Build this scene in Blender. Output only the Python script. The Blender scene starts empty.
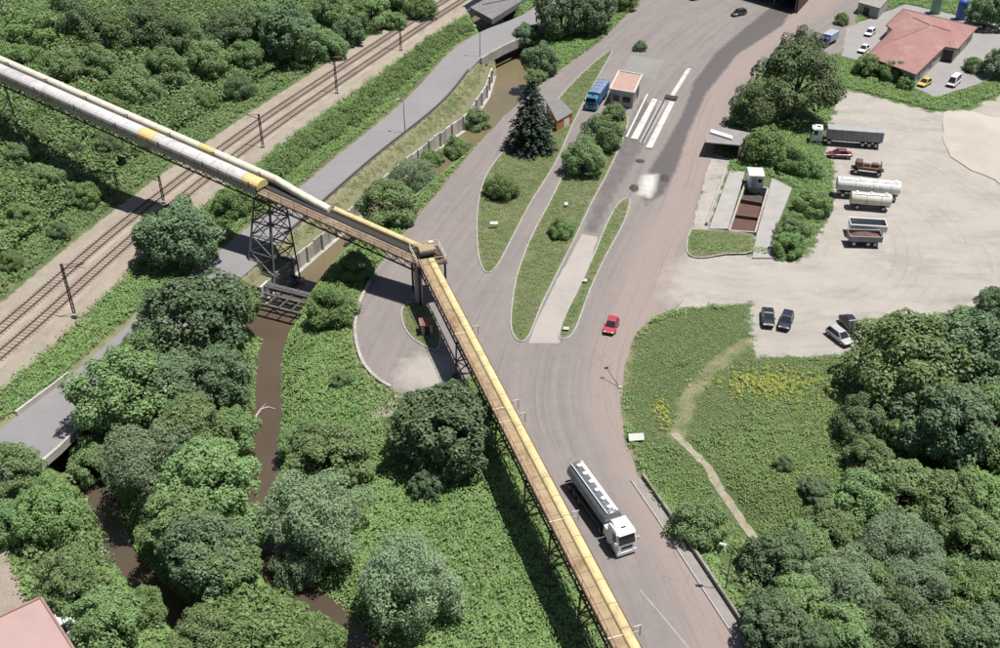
import bpy, bmesh, math, random
import numpy as np
from mathutils import Vector, Matrix
from mathutils.geometry import delaunay_2d_cdt
R = math.radians
rng = np.random.default_rng(7)
random.seed(7)
scn = bpy.context.scene
COL = scn.collection

# ------------------------------------------------------------------ camera
CAM_H, PITCH, FPX = 83.0, R(34.0), 1060.0
cam = bpy.data.cameras.new('camera')
cam.sensor_width = 36.0
cam.lens = 36.0 * FPX / 1000.0
cam.clip_start = 1.0
cam.clip_end = 6000.0
cam_o = bpy.data.objects.new('camera', cam)
COL.objects.link(cam_o)
cam_o.location = (0, 0, CAM_H)
cam_o.rotation_euler = (R(90) - PITCH, 0, 0)
scn.camera = cam_o

# ------------------------------------------------------------------ light
SUN = Vector((0.30, 0.02, 1.0)).normalized()
w = bpy.data.worlds.new('World')
scn.world = w
w.use_nodes = True
wn = w.node_tree
sky = wn.nodes.new('ShaderNodeTexSky')
sky.sky_type = 'NISHITA'
sky.sun_disc = False
sky.sun_elevation = math.asin(SUN.z)
sky.sun_rotation = math.atan2(SUN.x, SUN.y)
sky.air_density = 1.0
sky.dust_density = 1.5
bgn = wn.nodes['Background']
bgn.inputs[1].default_value = 0.05
wn.links.new(sky.outputs[0], bgn.inputs[0])
sl = bpy.data.lights.new('sun', 'SUN')
sl.energy = 5.0
sl.angle = R(0.53)
sl.color = (1.0, 0.965, 0.91)
so = bpy.data.objects.new('sun', sl)
COL.objects.link(so)
so.rotation_euler = SUN.to_track_quat('Z', 'Y').to_euler()
so.location = (60, 120, 150)

scn.view_settings.view_transform = 'Standard'
scn.view_settings.look = 'None'
scn.view_settings.exposure = 0.50
scn.view_settings.gamma = 1.0
scn.render.engine = 'CYCLES'
scn.cycles.max_bounces = 5
scn.cycles.transparent_max_bounces = 4

# ------------------------------------------------------------------ pixel <-> place
CP, SP = math.cos(PITCH), math.sin(PITCH)
def G(px, py, z=0.0):
    u = (px - 500) / FPX; v = (324 - py) / FPX
    dy = CP + v * SP; dz = -SP + v * CP
    t = (z - CAM_H) / dz
    return (u * t, dy * t)
def G3(px, py, z=0.0):
    x, y = G(px, py, z)
    return Vector((x, y, z))
def GP(pts, z=0.0):
    return np.array([G(a, b, z) for a, b in pts])
def to_px(x, y, z):
    d = y * CP - (z - CAM_H) * SP
    upv = y * SP + (z - CAM_H) * CP
    return 500 + FPX * x / d, 324 - FPX * upv / d
def scale_at(py, z=0.0):
    v = (324 - py) / FPX
    t = (z - CAM_H) / (-SP + v * CP)
    return FPX / t

def smooth(t):
    t = np.clip(t, 0, 1)
    return t * t * (3 - 2 * t)
def sdf_poly(P, poly):
    a = poly; b = np.roll(poly, -1, axis=0)
    d2 = np.full(len(P), 1e18); inside = np.zeros(len(P), bool)
    for i in range(len(a)):
        e = b[i] - a[i]; wv = P - a[i]
        L = max(e @ e, 1e-9)
        t = np.clip((wv @ e) / L, 0, 1)
        dd = wv - t[:, None] * e
        d2 = np.minimum(d2, (dd * dd).sum(1))
        c = (a[i, 1] > P[:, 1]) != (b[i, 1] > P[:, 1])
        xi = a[i, 0] + (P[:, 1] - a[i, 1]) / (e[1] if abs(e[1]) > 1e-9 else 1e-9) * e[0]
        inside ^= c & (P[:, 0] < xi)
    d = np.sqrt(d2)
    return np.where(inside, -d, d)
def dist_line(P, line):
    """distance, side (+ = left of travel), length along"""
    best = np.full(len(P), 1e18); side = np.zeros(len(P)); along = np.zeros(len(P)); acc = 0.0
    for i in range(len(line) - 1):
        a = line[i]; e = line[i + 1] - a; L = math.hypot(*e); wv = P - a
        t = np.clip((wv @ e) / (L * L), 0, 1)
        dd = wv - t[:, None] * e
        d = np.sqrt((dd * dd).sum(1))
        m = d < best
        best = np.where(m, d, best)
        side = np.where(m, np.sign(e[0] * wv[:, 1] - e[1] * wv[:, 0]), side)
        along = np.where(m, acc + t * L, along)
        acc += L
    return best, side, along
def catmull(pts, n=6, closed=False):
    pts = [np.array(p, float) for p in pts]
    out = []
    N = len(pts)
    rngi = range(N) if closed else range(N - 1)
    for i in rngi:
        if closed:
            p0, p1, p2, p3 = pts[i - 1], pts[i], pts[(i + 1) % N], pts[(i + 2) % N]
        else:
            p1, p2 = pts[i], pts[i + 1]
            p0 = pts[i - 1] if i > 0 else 2 * p1 - p2
            p3 = pts[i + 2] if i + 2 < N else 2 * p2 - p1
        for k in range(n):
            t = k / n
            out.append(0.5 * ((2 * p1) + (-p0 + p2) * t + (2 * p0 - 5 * p1 + 4 * p2 - p3) * t * t + (-p0 + 3 * p1 - 3 * p2 + p3) * t ** 3))
    if not closed:
        out.append(pts[-1])
    return np.array(out)
def vnoise(P, scale, seed=0):
    """cheap smooth value noise in -1..1"""
    r = np.random.default_rng(seed); T = r.random((64, 64)) * 2 - 1
    q = P / scale
    i = np.floor(q).astype(int); f = q - i; f = f * f * (3 - 2 * f)
    x0 = i[:, 0] % 64; x1 = (x0 + 1) % 64; y0 = i[:, 1] % 64; y1 = (y0 + 1) % 64
    return (T[x0, y0] * (1 - f[:, 0]) * (1 - f[:, 1]) + T[x1, y0] * f[:, 0] * (1 - f[:, 1])
            + T[x0, y1] * (1 - f[:, 0]) * f[:, 1] + T[x1, y1] * f[:, 0] * f[:, 1])

def resample(line, step):
    seg = np.linalg.norm(np.diff(line, axis=0), axis=1); s = np.concatenate([[0], np.cumsum(seg)])
    q = np.arange(0, s[-1], step)
    return np.column_stack([np.interp(q, s, line[:, i]) for i in range(line.shape[1])])
def offset(line, d):
    t = np.gradient(line, axis=0); t /= np.linalg.norm(t, axis=1)[:, None]
    return line + np.column_stack([-t[:, 1], t[:, 0]]) * d
# ------------------------------------------------------------------ materials
MATS = {}
KA = 0.84            # one common factor on the measured surface colours
def new_mat(name):
    m = bpy.data.materials.new(name); m.use_nodes = True
    nt = m.node_tree
    return m, nt, nt.nodes['Principled BSDF']
def N(nt, kind, **kw):
    n = nt.nodes.new(kind)
    for k, v in kw.items():
        setattr(n, k, v)
    return n
def mixc(nt, fac, a, b, mode='MIX'):
    n = nt.nodes.new('ShaderNodeMix'); n.data_type = 'RGBA'; n.blend_type = mode
    for s, v in ((0, fac), (6, a), (7, b)):
        if hasattr(v, 'links') or hasattr(v, 'is_linked'):
            nt.links.new(v, n.inputs[s])
        else:
            n.inputs[s].default_value = v if s == 0 else (v if len(v) == 4 else (*v, 1))
    return n.outputs[2]
def math_n(nt, op, a, b=None, clamp=False):
    n = nt.nodes.new('ShaderNodeMath'); n.operation = op; n.use_clamp = clamp
    for i, v in enumerate((a, b)):
        if v is None: continue
        if hasattr(v, 'is_linked'): nt.links.new(v, n.inputs[i])
        else: n.inputs[i].default_value = v
    return n.outputs[0]
def noise(nt, vec, scale, detail=3, rough=0.55):
    n = nt.nodes.new('ShaderNodeTexNoise')
    n.inputs['Scale'].default_value = scale; n.inputs['Detail'].default_value = detail
    n.inputs['Roughness'].default_value = rough
    if vec is not None: nt.links.new(vec, n.inputs['Vector'])
    return n.outputs[0]
def ramp(nt, fac, lo, hi):
    n = nt.nodes.new('ShaderNodeMapRange')
    n.inputs[1].default_value = lo; n.inputs[2].default_value = hi
    nt.links.new(fac, n.inputs[0])
    return n.outputs[0]
def bump(nt, bsdf, h, strength, dist=0.05):
    b = nt.nodes.new('ShaderNodeBump')
    b.inputs['Strength'].default_value = strength; b.inputs['Distance'].default_value = dist
    nt.links.new(h, b.inputs['Height']); nt.links.new(b.outputs[0], bsdf.inputs['Normal'])
def pmat(name, c1, c2=None, scale=1.5, rough=0.75, metal=0.0, bmp=0.0, c3=None, world=False, spec=0.5):
    """plain procedural material: base colour broken by wear noise"""
    if name in MATS: return MATS[name]
    m, nt, b = new_mat(name)
    if c2 is None: c2 = tuple(x * 0.72 for x in c1)
    c1, c2 = tuple(x * KA for x in c1), tuple(x * KA for x in c2)
    if c3 is not None: c3 = tuple(x * KA for x in c3)
    if world:
        vec = N(nt, 'ShaderNodeNewGeometry').outputs['Position']
    else:
        vec = N(nt, 'ShaderNodeTexCoord').outputs['Object']
    f = ramp(nt, noise(nt, vec, scale, 5, 0.65), 0.35, 0.7)
    c = mixc(nt, f, c1, c2)
    if c3 is not None:
        g = ramp(nt, noise(nt, vec, scale * 0.37, 4, 0.7), 0.52, 0.66)
        c = mixc(nt, g, c, c3)
    nt.links.new(c, b.inputs['Base Color'])
    b.inputs['Roughness'].default_value = rough
    b.inputs['Metallic'].default_value = metal
    b.inputs['Specular IOR Level'].default_value = spec
    if bmp > 0:
        bump(nt, b, noise(nt, vec, scale * 4, 4), bmp)
    MATS[name] = m
    return m
def paint(name, c, rough=0.35):
    if name in MATS: return MATS[name]
    m, nt, b = new_mat(name)
    vec = N(nt, 'ShaderNodeTexCoord').outputs['Object']
    f = ramp(nt, noise(nt, vec, 2.2, 4), 0.45, 0.8)
    c = tuple(x * KA for x in c)
    cc = mixc(nt, f, c, tuple(0.75 * x + 0.03 for x in c))
    nt.links.new(cc, b.inputs['Base Color'])
    b.inputs['Roughness'].default_value = rough
    b.inputs['Coat Weight'].default_value = 0.4
    b.inputs['Coat Roughness'].default_value = 0.15
    MATS[name] = m
    return m
def leaf_mat(name, c1, c2, c3, trans=0.22):
    m, nt, b = new_mat(name)
    geo = N(nt, 'ShaderNodeNewGeometry'); info = N(nt, 'ShaderNodeObjectInfo')
    isl = geo.outputs['Random Per Island']
    tc = N(nt, 'ShaderNodeTexCoord')
    nz = ramp(nt, noise(nt, geo.outputs['Position'], 0.45, 3), 0.35, 0.65)
    c = mixc(nt, isl, c1, c2)
    c = mixc(nt, math_n(nt, 'MULTIPLY', nz, 0.6), c, c3)
    big = ramp(nt, noise(nt, geo.outputs['Position'], 0.07, 3), 0.36, 0.64)
    c = mixc(nt, math_n(nt, 'MULTIPLY', big, 0.55), c, tuple(min(1, x * k) for x, k in zip(c2, (1.10, 1.06, .96))))
    v = math_n(nt, 'ADD', math_n(nt, 'MULTIPLY', info.outputs['Random'], 0.4), 0.8)
    hsv = N(nt, 'ShaderNodeHueSaturation')
    nt.links.new(c, hsv.inputs['Color']); nt.links.new(v, hsv.inputs['Value'])
    nt.links.new(math_n(nt, 'ADD', math_n(nt, 'MULTIPLY', info.outputs['Random'], 0.025), 0.4875), hsv.inputs['Hue'])
    c = hsv.outputs[0]
    nt.links.new(c, b.inputs['Base Color'])
    b.inputs['Roughness'].default_value = 0.55
    b.inputs['Specular IOR Level'].default_value = 0.35
    tr = N(nt, 'ShaderNodeBsdfTranslucent'); nt.links.new(c, tr.inputs['Color'])
    ms = N(nt, 'ShaderNodeMixShader'); ms.inputs[0].default_value = trans
    nt.links.new(b.outputs[0], ms.inputs[1]); nt.links.new(tr.outputs[0], ms.inputs[2])
    nt.links.new(ms.outputs[0], nt.nodes['Material Output'].inputs['Surface'])
    MATS[name] = m
    return m

LEAF = {
    'dark': leaf_mat('leaf_dark', (0.088, 0.143, 0.082), (0.158, 0.231, 0.125), (0.116, 0.199, 0.089), .32),
    'mid': leaf_mat('leaf_mid', (0.127, 0.199, 0.092), (0.205, 0.294, 0.126), (0.167, 0.261, 0.090), .32),
    'willow': leaf_mat('leaf_willow', (0.155, 0.216, 0.136), (0.224, 0.304, 0.181), (0.171, 0.259, 0.130), .32),
    'light': leaf_mat('leaf_light', (0.119, 0.197, 0.071), (0.186, 0.286, 0.106), (0.167, 0.268, 0.080), .30),
    'olive': leaf_mat('leaf_olive', (0.085, 0.128, 0.067), (0.140, 0.200, 0.093), (0.106, 0.164, 0.072), .28),
    'conifer': leaf_mat('leaf_conifer', (.018, .034, .022), (.034, .058, .034), (.026, .046, .026), 0.1),
    'meadow': leaf_mat('leaf_meadow', (0.130, 0.211, 0.074), (0.203, 0.299, 0.109), (0.186, 0.273, 0.084), .30),
    'bramble': leaf_mat('leaf_bramble', (0.112, 0.184, 0.079), (0.184, 0.272, 0.113), (0.165, 0.265, 0.083), .30),
    'grass': leaf_mat('leaf_grass', (0.113, 0.170, 0.062), (0.186, 0.234, 0.094), (0.178, 0.200, 0.088), 0.15),
    'flower': leaf_mat('leaf_flower', (.42, .44, .08), (.28, .34, .08), (.46, .46, .10), 0.15),
}
M_BARK = pmat('bark', (.09, .075, .06), (.045, .038, .03), 5, 0.9, bmp=0.4)
M_STEEL = pmat('grey_steel', (.15, .155, .165), (.10, .098, .10), 1.2, 0.6, 0.3)
M_DARKSTEEL = pmat('dark_steel', (.045, .045, .05), (.06, .045, .038), 1.5, 0.6, 0.3)
M_RUST = pmat('rusty_steel', (.16, .095, .06), (.08, .05, .04), 1.5, 0.8, 0.1)
M_TAN = pmat('tan_walkway', (.37, .28, .17), (.28, .20, .115), 0.9, 0.85, c3=(.21, .135, .08))
M_BROWNWALK = pmat('brown_walkway', (.22, .16, .115), (.15, .105, .075), 1.1, 0.85, c3=(.30, .225, .15))
M_YELLOW = pmat('yellow_cover', (.64, .53, .28), (.54, .42, .20), 0.8, 0.65, c3=(.42, .33, .19))
M_WHITECOVER = pmat('white_cover', (.58, .565, .555), (.47, .455, .45), 0.6, 0.55, c3=(.38, .355, .345))
M_CREAM = pmat('cream_cover', (.68, .65, .54), (.60, .55, .42), 0.6, 0.55)
M_YELLOWP = pmat('yellow_panel', (.62, .47, .16), (.60, .50, .25), 0.7, 0.6)
M_CLAD = pmat('side_cladding', (.42, .39, .37), (.32, .29, .27), 0.6, 0.8, c3=(.22, .18, .155))
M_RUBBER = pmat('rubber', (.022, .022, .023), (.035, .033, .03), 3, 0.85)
M_GLASS = pmat('vehicle_glass', (.018, .022, .028), (.03, .035, .042), 1, 0.12)
M_CONC = pmat('concrete', (.42, .40, .37), (.32, .30, .28), 0.6, 0.9, bmp=0.15, c3=(.27, .25, .22))
M_CONCPALE = pmat('pale_concrete', (.56, .54, .50), (.42, .40, .36), 0.5, 0.9, c3=(.34, .32, .28))
M_ROOFRED = pmat('red_roof', (.315, .165, .148), (.265, .135, .122), 0.35, 0.85, bmp=0.15, c3=(.35, .205, .185))
M_ROOFPINK = pmat('pink_roof', (.40, .275, .255), (.365, .245, .228), 0.4, 0.8)
M_WALL = pmat('plaster_wall', (.52, .49, .44), (.40, .37, .33), 0.5, 0.9)
M_CHROME = pmat('metal_rim', (.45, .45, .46), (.3, .3, .3), 3, 0.4, 0.7)
M_LAMP = pmat('lamp_lens', (.75, .74, .70), (.6, .6, .58), 3, 0.2)
M_TAIL = pmat('tail_lens', (.30, .02, .02), (.2, .02, .02), 3, 0.3)
M_SLEEPER = pmat('sleeper', (.26, .22, .18), (.16, .13, .11), 2, 0.9)
M_RAIL = pmat('rail_steel', (.12, .085, .065), (.08, .055, .045), 2, 0.6, 0.3)

# ------------------------------------------------------------------ mesh helpers
class MB:
    def __init__(s): s.v = []; s.f = []
    def add(s, vs, fs):
        o = len(s.v); s.v += [tuple(v) for v in vs]; s.f += [tuple(i + o for i in f) for f in fs]; return s
    def poly(s, pts): return s.add(pts, [tuple(range(len(pts)))])
    def box(s, c, d, rz=0.0, top=(1, 1), shift=(0, 0)):
        cx, cy, cz = c; hx, hy, hz = d[0] / 2, d[1] / 2, d[2] / 2
        ca, sa = math.cos(rz), math.sin(rz); vs = []
        for k, z in enumerate((-hz, hz)):
            tx, ty = (1, 1) if k == 0 else top
            ox, oy = (0, 0) if k == 0 else shift
            for x, y in ((-hx, -hy), (hx, -hy), (hx, hy), (-hx, hy)):
                x = x * tx + ox; y = y * ty + oy
                vs.append((cx + x * ca - y * sa, cy + x * sa + y * ca, cz + z))
        return s.add(vs, [(3, 2, 1, 0), (4, 5, 6, 7), (0, 1, 5, 4), (1, 2, 6, 5), (2, 3, 7, 6), (3, 0, 4, 7)])
    def beam(s, p, q, w, h=None, up=(0, 0, 1)):
        p, q = Vector(p), Vector(q); h = h or w
        d = q - p
        if d.length < 1e-6: return s
        d.normalize(); u = Vector(up)
        if abs(d.dot(u)) > 0.97: u = Vector((1, 0, 0))
        a = d.cross(u).normalized(); b = a.cross(d).normalized()
        vs = []
        for e in (p, q):
            for i, j in ((-1, -1), (1, -1), (1, 1), (-1, 1)):
                vs.append(e + a * (i * w / 2) + b * (j * h / 2))
        return s.add(vs, [(3, 2, 1, 0), (4, 5, 6, 7), (0, 1, 5, 4), (1, 2, 6, 5), (2, 3, 7, 6), (3, 0, 4, 7)])
    def cyl(s, p, q, r, n=10, r2=None, caps=True):
        p, q = Vector(p), Vector(q); r2 = r if r2 is None else r2
        d = (q - p).normalized(); u = Vector((0, 0, 1)) if abs(d.z) < 0.9 else Vector((1, 0, 0))
        a = d.cross(u).normalized(); b = a.cross(d)
        vs = []
        for e, rr in ((p, r), (q, r2)):
            for i in range(n):
                t = 2 * math.pi * i / n
                vs.append(e + a * (rr * math.cos(t)) + b * (rr * math.sin(t)))
        fs = [(i, (i + 1) % n, n + (i + 1) % n, n + i) for i in range(n)]
        if caps: fs += [tuple(range(n))[::-1], tuple(range(n, 2 * n))]
        return s.add(vs, fs)
    def loft(s, rings, caps=True, closed=True):
        n = len(rings[0]); vs = [p for r in rings for p in r]; fs = []
        for k in range(len(rings) - 1):
            for i in range(n if closed else n - 1):
                j = (i + 1) % n
                fs.append((k * n + i, k * n + j, (k + 1) * n + j, (k + 1) * n + i))
        if caps and closed:
            fs += [tuple(range(n))[::-1], tuple(range((len(rings) - 1) * n, len(rings) * n))]
        return s.add(vs, fs)
    def prism(s, pts, z0, z1):
        n = len(pts)
        a = sum(pts[i][0] * pts[(i + 1) % n][1] - pts[(i + 1) % n][0] * pts[i][1] for i in range(n))
        if a < 0: pts = pts[::-1]
        vs = [(x, y, z0) for x, y in pts] + [(x, y, z1) for x, y in pts]
        fs = [tuple(range(n))[::-1], tuple(range(n, 2 * n))] + [(i, (i + 1) % n, n + (i + 1) % n, n + i) for i in range(n)]
        return s.add(vs, fs)
    def off(s, o):
        s.v = [(x - o[0], y - o[1], z - o[2]) for x, y, z in s.v]; return s
    def mesh(s, name, mat, smooth_=False):
        me = bpy.data.meshes.new(name); me.from_pydata(s.v, [], s.f); me.update()
        if mat is not None: me.materials.append(mat)
        if smooth_: me.polygons.foreach_set('use_smooth', [True] * len(me.polygons))
        return me
def link(name, me, parent=None, loc=None, rz=0.0, scale=None):
    o = bpy.data.objects.new(name, me); COL.objects.link(o)
    if parent is not None: o.parent = parent
    if loc is not None: o.location = loc
    o.rotation_euler.z = rz
    if scale is not None: o.scale = scale if hasattr(scale, '__len__') else (scale,) * 3
    return o
def part(name, mb, mat, parent, smooth_=False):
    return link(name, mb.mesh(name, mat, smooth_), parent)
def tag(o, label=None, cat=None, group=None, kind=None):
    if label: o['label'] = label
    if cat: o['category'] = cat
    if group: o['group'] = group
    if kind: o['kind'] = kind
    return o
def thing(name, label, cat, loc=(0, 0, 0), rz=0.0, group=None):
    o = bpy.data.objects.new(name, None); COL.objects.link(o)
    o.location = loc; o.rotation_euler.z = rz; o.empty_display_size = 0.5
    return tag(o, label, cat, group)
def copy_tree(src, parent=None):
    c = src.copy(); COL.objects.link(c); c.parent = parent
    for ch in src.children:
        copy_tree(ch, c)
    return c
def set_col(me, name, arr):
    a = me.color_attributes.new(name, 'FLOAT_COLOR', 'POINT')
    buf = np.ones((len(me.vertices), 4), np.float32); buf[:, :arr.shape[1]] = arr
    a.data.foreach_set('color', buf.ravel())
def quad_cloud(name, C, Nrm, size, mat, aspect=0.7, r=None):
    """one mesh of leaf-sized four-cornered faces; C centres, Nrm normals"""
    r = r or rng
    n = len(C)
    Nn = Nrm / np.maximum(np.linalg.norm(Nrm, axis=1), 1e-6)[:, None]
    t = r.normal(size=(n, 3)); a = np.cross(Nn, t); a /= np.maximum(np.linalg.norm(a, axis=1), 1e-6)[:, None]
    b = np.cross(Nn, a)
    sz = np.broadcast_to(size, (n,))[:, None] * 0.5
    k = aspect
    V = np.stack([C - a * sz, C - b * sz * k + Nn * sz * 0.12, C + a * sz, C + b * sz * k + Nn * sz * 0.12], 1).reshape(-1, 3)
    me = bpy.data.meshes.new(name)
    me.vertices.add(4 * n); me.vertices.foreach_set('co', V.astype(np.float32).ravel())
    me.loops.add(4 * n); me.loops.foreach_set('vertex_index', np.arange(4 * n, dtype=np.int32))
    me.polygons.add(n); me.polygons.foreach_set('loop_start', np.arange(0, 4 * n, 4, dtype=np.int32))
    me.update(calc_edges=True)
    me.materials.append(mat)
    return me

# ------------------------------------------------------------------ the lie of the land
RAIL_Z = 1.2
RAIL = catmull(GP([(-140, 452), (-60, 392), (25, 322), (135, 226), (250, 137), (345, 72), (455, 0), (560, -62)], RAIL_Z), 6)   # travels away from camera, left = hill
MAIN_PX = [(640, 705), (627, 672), (581, 580), (547, 512), (511, 440), (475, 370), (464, 380), (432, 392), (402, 394), (384, 386),
           (366, 371), (356, 350), (353, 325), (358, 300), (372, 275), (392, 248), (412, 224), (428, 204), (447, 182), (474, 148),
           (503, 117), (541, 84), (600, 42), (645, -3), (690, -40), (900, -40), (866, 0), (852, 24), (842, 52), (800, 60),
           (760, 72), (737, 100), (718, 140), (706, 172), (694, 218), (688, 252), (689, 262), (687, 272), (688, 282), (684, 292), (683, 300),
           (674, 309), (652, 318), (634, 336), (624, 368), (620, 402), (625, 440), (640, 480), (668, 520),
           (700, 568), (735, 622), (762, 664), (780, 705)]
MAIN = GP(MAIN_PX)
RS_L = [(-130, 535), (-40, 462), (17, 416), (77, 370), (140, 315), (205, 262), (250, 226), (297, 190), (332, 160), (405, 100), (450, 52), (480, 32), (510, 20), (545, 3), (600, -30)]
RS_R = [(-95, 585), (-10, 510), (44, 463), (77, 431), (150, 365), (215, 299), (250, 270), (287, 235), (372, 160), (440, 105), (472, 67), (487, 54), (515, 40), (560, 18), (625, -18)]
RS = np.concatenate([catmull(GP(RS_L), 4), catmull(GP(RS_R), 4)[::-1]])
RIV1 = catmull(GP([(440, -60), (462, -25), (480, 4), (494, 28), (506, 52), (511, 76), (502, 103), (478, 132), (448, 158), (405, 196), (362, 232), (326, 262),
                   (300, 290), (282, 320), (271, 350), (268, 400), (266, 440), (262, 480), (262, 520), (270, 560), (300, 592), (335, 622), (365, 660), (400, 720)], -4.0), 4)
RIV2 = catmull(GP([(50, 438), (66, 456), (84, 476), (102, 500), (113, 522), (120, 548), (140, 575), (165, 600), (188, 622), (235, 650), (300, 680), (380, 700)], -4.0), 4)
WALLB = GP([(262, 303), (297, 271), (340, 234), (386, 190), (432, 152), (466, 128), (486, 98), (493, 76)], -4.2)
MEADOW = GP([(300, 300), (345, 275), (352, 300), (350, 340), (365, 385), (395, 405), (440, 400), (470, 385), (505, 445), (540, 515), (580, 590), (640, 705), (360, 720), (310, 600), (280, 560), (275, 480), (285, 400), (290, 340)])
FOREST = GP([(655, 505), (700, 470), (760, 490), (830, 480), (880, 440), (1060, 480), (1100, 740), (790, 740)])
YARD = GP([(668, 268), (690, 254), (745, 254), (776, 258), (800, 262), (818, 238), (832, 205), (836, 165), (826, 150), (836, 100), (845, 88), (880, 97), (930, 111), (962, 113), (1000, 95), (1060, 75),
           (1120, 300), (985, 300), (940, 312), (870, 318), (858, 352), (755, 357), (748, 303), (716, 303), (680, 307), (664, 300)])
HOUSELOT = GP([(846, 28), (870, 18), (905, 4), (990, 22), (1060, 40), (1020, 62), (978, 84), (935, 97), (908, 84), (868, 62), (842, 56)])
PIT = GP([(745, 184), (768, 189), (755, 233), (729, 231)])
PATH = catmull(GP([(674, 432), (688, 446), (704, 462), (722, 484), (744, 506), (772, 534)]), 4)
PATH2 = catmull(GP([(748, 342), (715, 366), (692, 392), (682, 420), (676, 434)]), 4)
HEDGE = catmull(GP([(215, 222), (240, 200), (285, 160), (350, 115), (415, 60), (462, 26)], 0.6), 5)
BARE = GP([(704, 148), (730, 158), (728, 170), (708, 229), (688, 232), (694, 218), (706, 172)])
BLOT = GP([(-60, 590), (5, 545), (25, 600), (48, 598), (120, 690), (-60, 720)])
TOWER_XY = np.array(G(274, 286, -4.5))

def fields(P):
    d, side, al = dist_line(P, RAIL)
    f = {'u': d * side}
    f['main'] = sdf_poly(P, MAIN); f['rs'] = sdf_poly(P, RS)
    f['pave'] = np.minimum(f['main'], f['rs'])
    d1, s1, a1 = dist_line(P, RIV1); d2, s2, a2 = dist_line(P, RIV2)
    hw1 = np.interp(a1, [0, 60, 150, 205, 400], [3.4, 3.4, 3.1, 1.1, .9])
    f['r1'] = d1 - hw1; f['r2'] = d2 - .8; f['r1side'] = s1; f['r1al'] = a1
    f['river'] = np.minimum(f['r1'], f['r2'])
    dw_, sw_, _ = dist_line(P, WALLB)
    f['wall'] = dw_; f['wallside'] = sw_
    f['meadow'] = sdf_poly(P, MEADOW); f['forest'] = sdf_poly(P, FOREST); f['yard'] = sdf_poly(P, YARD)
    f['lot'] = sdf_poly(P, HOUSELOT); f['pit'] = sdf_poly(P, PIT)
    return f
def terrain(P, f=None):
    f = f or fields(P)
    u = f['u']; dp = f['pave']
    depth = np.minimum(0.12, 0.05 * np.maximum(dp, 0))
    dm = np.minimum(2.2, 0.17 * np.maximum(dp, 0)); wm = smooth(-f['meadow'] / 3 + 0.6)
    df = np.minimum(3.2, 0.30 * np.maximum(dp, 0)); wf = smooth(-f['forest'] / 8 + 0.3)
    depth = np.maximum(depth, np.maximum(dm * wm, df * wf))
    z = -0.06 - depth + 0.05 * vnoise(P, 3.0, 1) * smooth(dp / 2)
    hill = RAIL_Z + 7.5 * smooth((u - 7) / 42) + np.maximum(u - 40, 0) * 0.16 + 0.6 * vnoise(P, 9, 2) * smooth((u - 8) / 10)
    zr = np.where(u > 4.6, hill, RAIL_Z - 0.12)
    k = smooth((u + 7.8) / 3.0)
    z = z * (1 - k) + zr * k
    # channels
    bank = np.where((f['r1side'] > 0) | (f['wall'] > 9), 4.2, 0.7)     # sheer on the walled side
    upstream = f['r1al'] < 170
    top = np.where(upstream & (f['wall'] < 9) & (f['r1side'] < 0), np.minimum(z, -1.3 + 0.25 * np.maximum(f['r1'] - 0.7, 0)), z)
    top = np.minimum(top, z)
    z1 = -5.0 + (top + 5.0) * smooth(f['r1'] / bank)
    z2 = -5.0 + (z + 5.0) * smooth(f['r2'] / 3.6)
    z = np.where(f['r1'] < bank, np.minimum(z, z1), np.minimum(z, top))
    z = np.where(f['r2'] < 3.6, np.minimum(z, z2), z)
    wz = (f['wall'] < 9) & (f['r1side'] < 0) & (f['r1'] < 9)
    swd = f['wall'] * f['wallside']
    z = np.where(wz & (swd < 1.1), -5.0, z)
    z = np.where(wz & (swd >= 1.1) & (f['rs'] > .3), np.minimum(-1.55 + 0.22 * f['wall'], -.1), z)
    z = np.where(dp < 0.25, np.minimum(z, -0.14), z)
    z = np.where(f['pit'] < 0.3, -1.6, z)
    dt = np.hypot(P[:, 0] - TOWER_XY[0], P[:, 1] - TOWER_XY[1])
    z = np.where((f['rs'] > .8) & (dt < 6), np.minimum(z, -1.6 - 2.6 * smooth((6 - dt) / 3)), z)
    return z
def zt(x, y):
    return float(terrain(np.array([[x, y]]))[0])

gx = np.concatenate([-np.geomspace(2500, 172, 14), np.arange(-160, 160.1, 0.9), np.geomspace(172, 2500, 14)])
gy = np.concatenate([-np.geomspace(1500, 20, 10), np.arange(46, 330, 0.9), np.geomspace(342, 5000, 16)])
GX, GY = np.meshgrid(gx, gy)
GPTS = np.stack([GX.ravel(), GY.ravel()], 1)
FL = fields(GPTS)
GZ = terrain(GPTS, FL)
nx, ny = len(gx), len(gy)
def bilin(A, P):
    """value of a grid field at points inside the fine part of the ground"""
    A = A.reshape(ny, nx)
    i0 = int(np.searchsorted(gx, -160)); j0 = int(np.searchsorted(gy, 46))
    fx = np.clip((P[:, 0] + 160) / 0.9, 0, 354.9); fy = np.clip((P[:, 1] - 46) / 0.9, 0, 314.9)
    i = fx.astype(int); j = fy.astype(int); fx = fx - i; fy = fy - j; i = i + i0; j = j + j0
    return (A[j, i] * (1 - fx) + A[j, i + 1] * fx) * (1 - fy) + (A[j + 1, i] * (1 - fx) + A[j + 1, i + 1] * fx) * fy
def zt(x, y):
    return float(bilin(GZ, np.array([[x, y]]))[0])
me = bpy.data.meshes.new('ground')
me.vertices.add(nx * ny)
me.vertices.foreach_set('co', np.column_stack([GPTS, GZ]).astype(np.float32).ravel())
ii, jj = np.meshgrid(np.arange(nx - 1), np.arange(ny - 1)); b0 = (jj * nx + ii).ravel()
Q = np.stack([b0, b0 + 1, b0 + nx + 1, b0 + nx], 1).astype(np.int32)
me.loops.add(Q.size); me.loops.foreach_set('vertex_index', Q.ravel())
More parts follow.
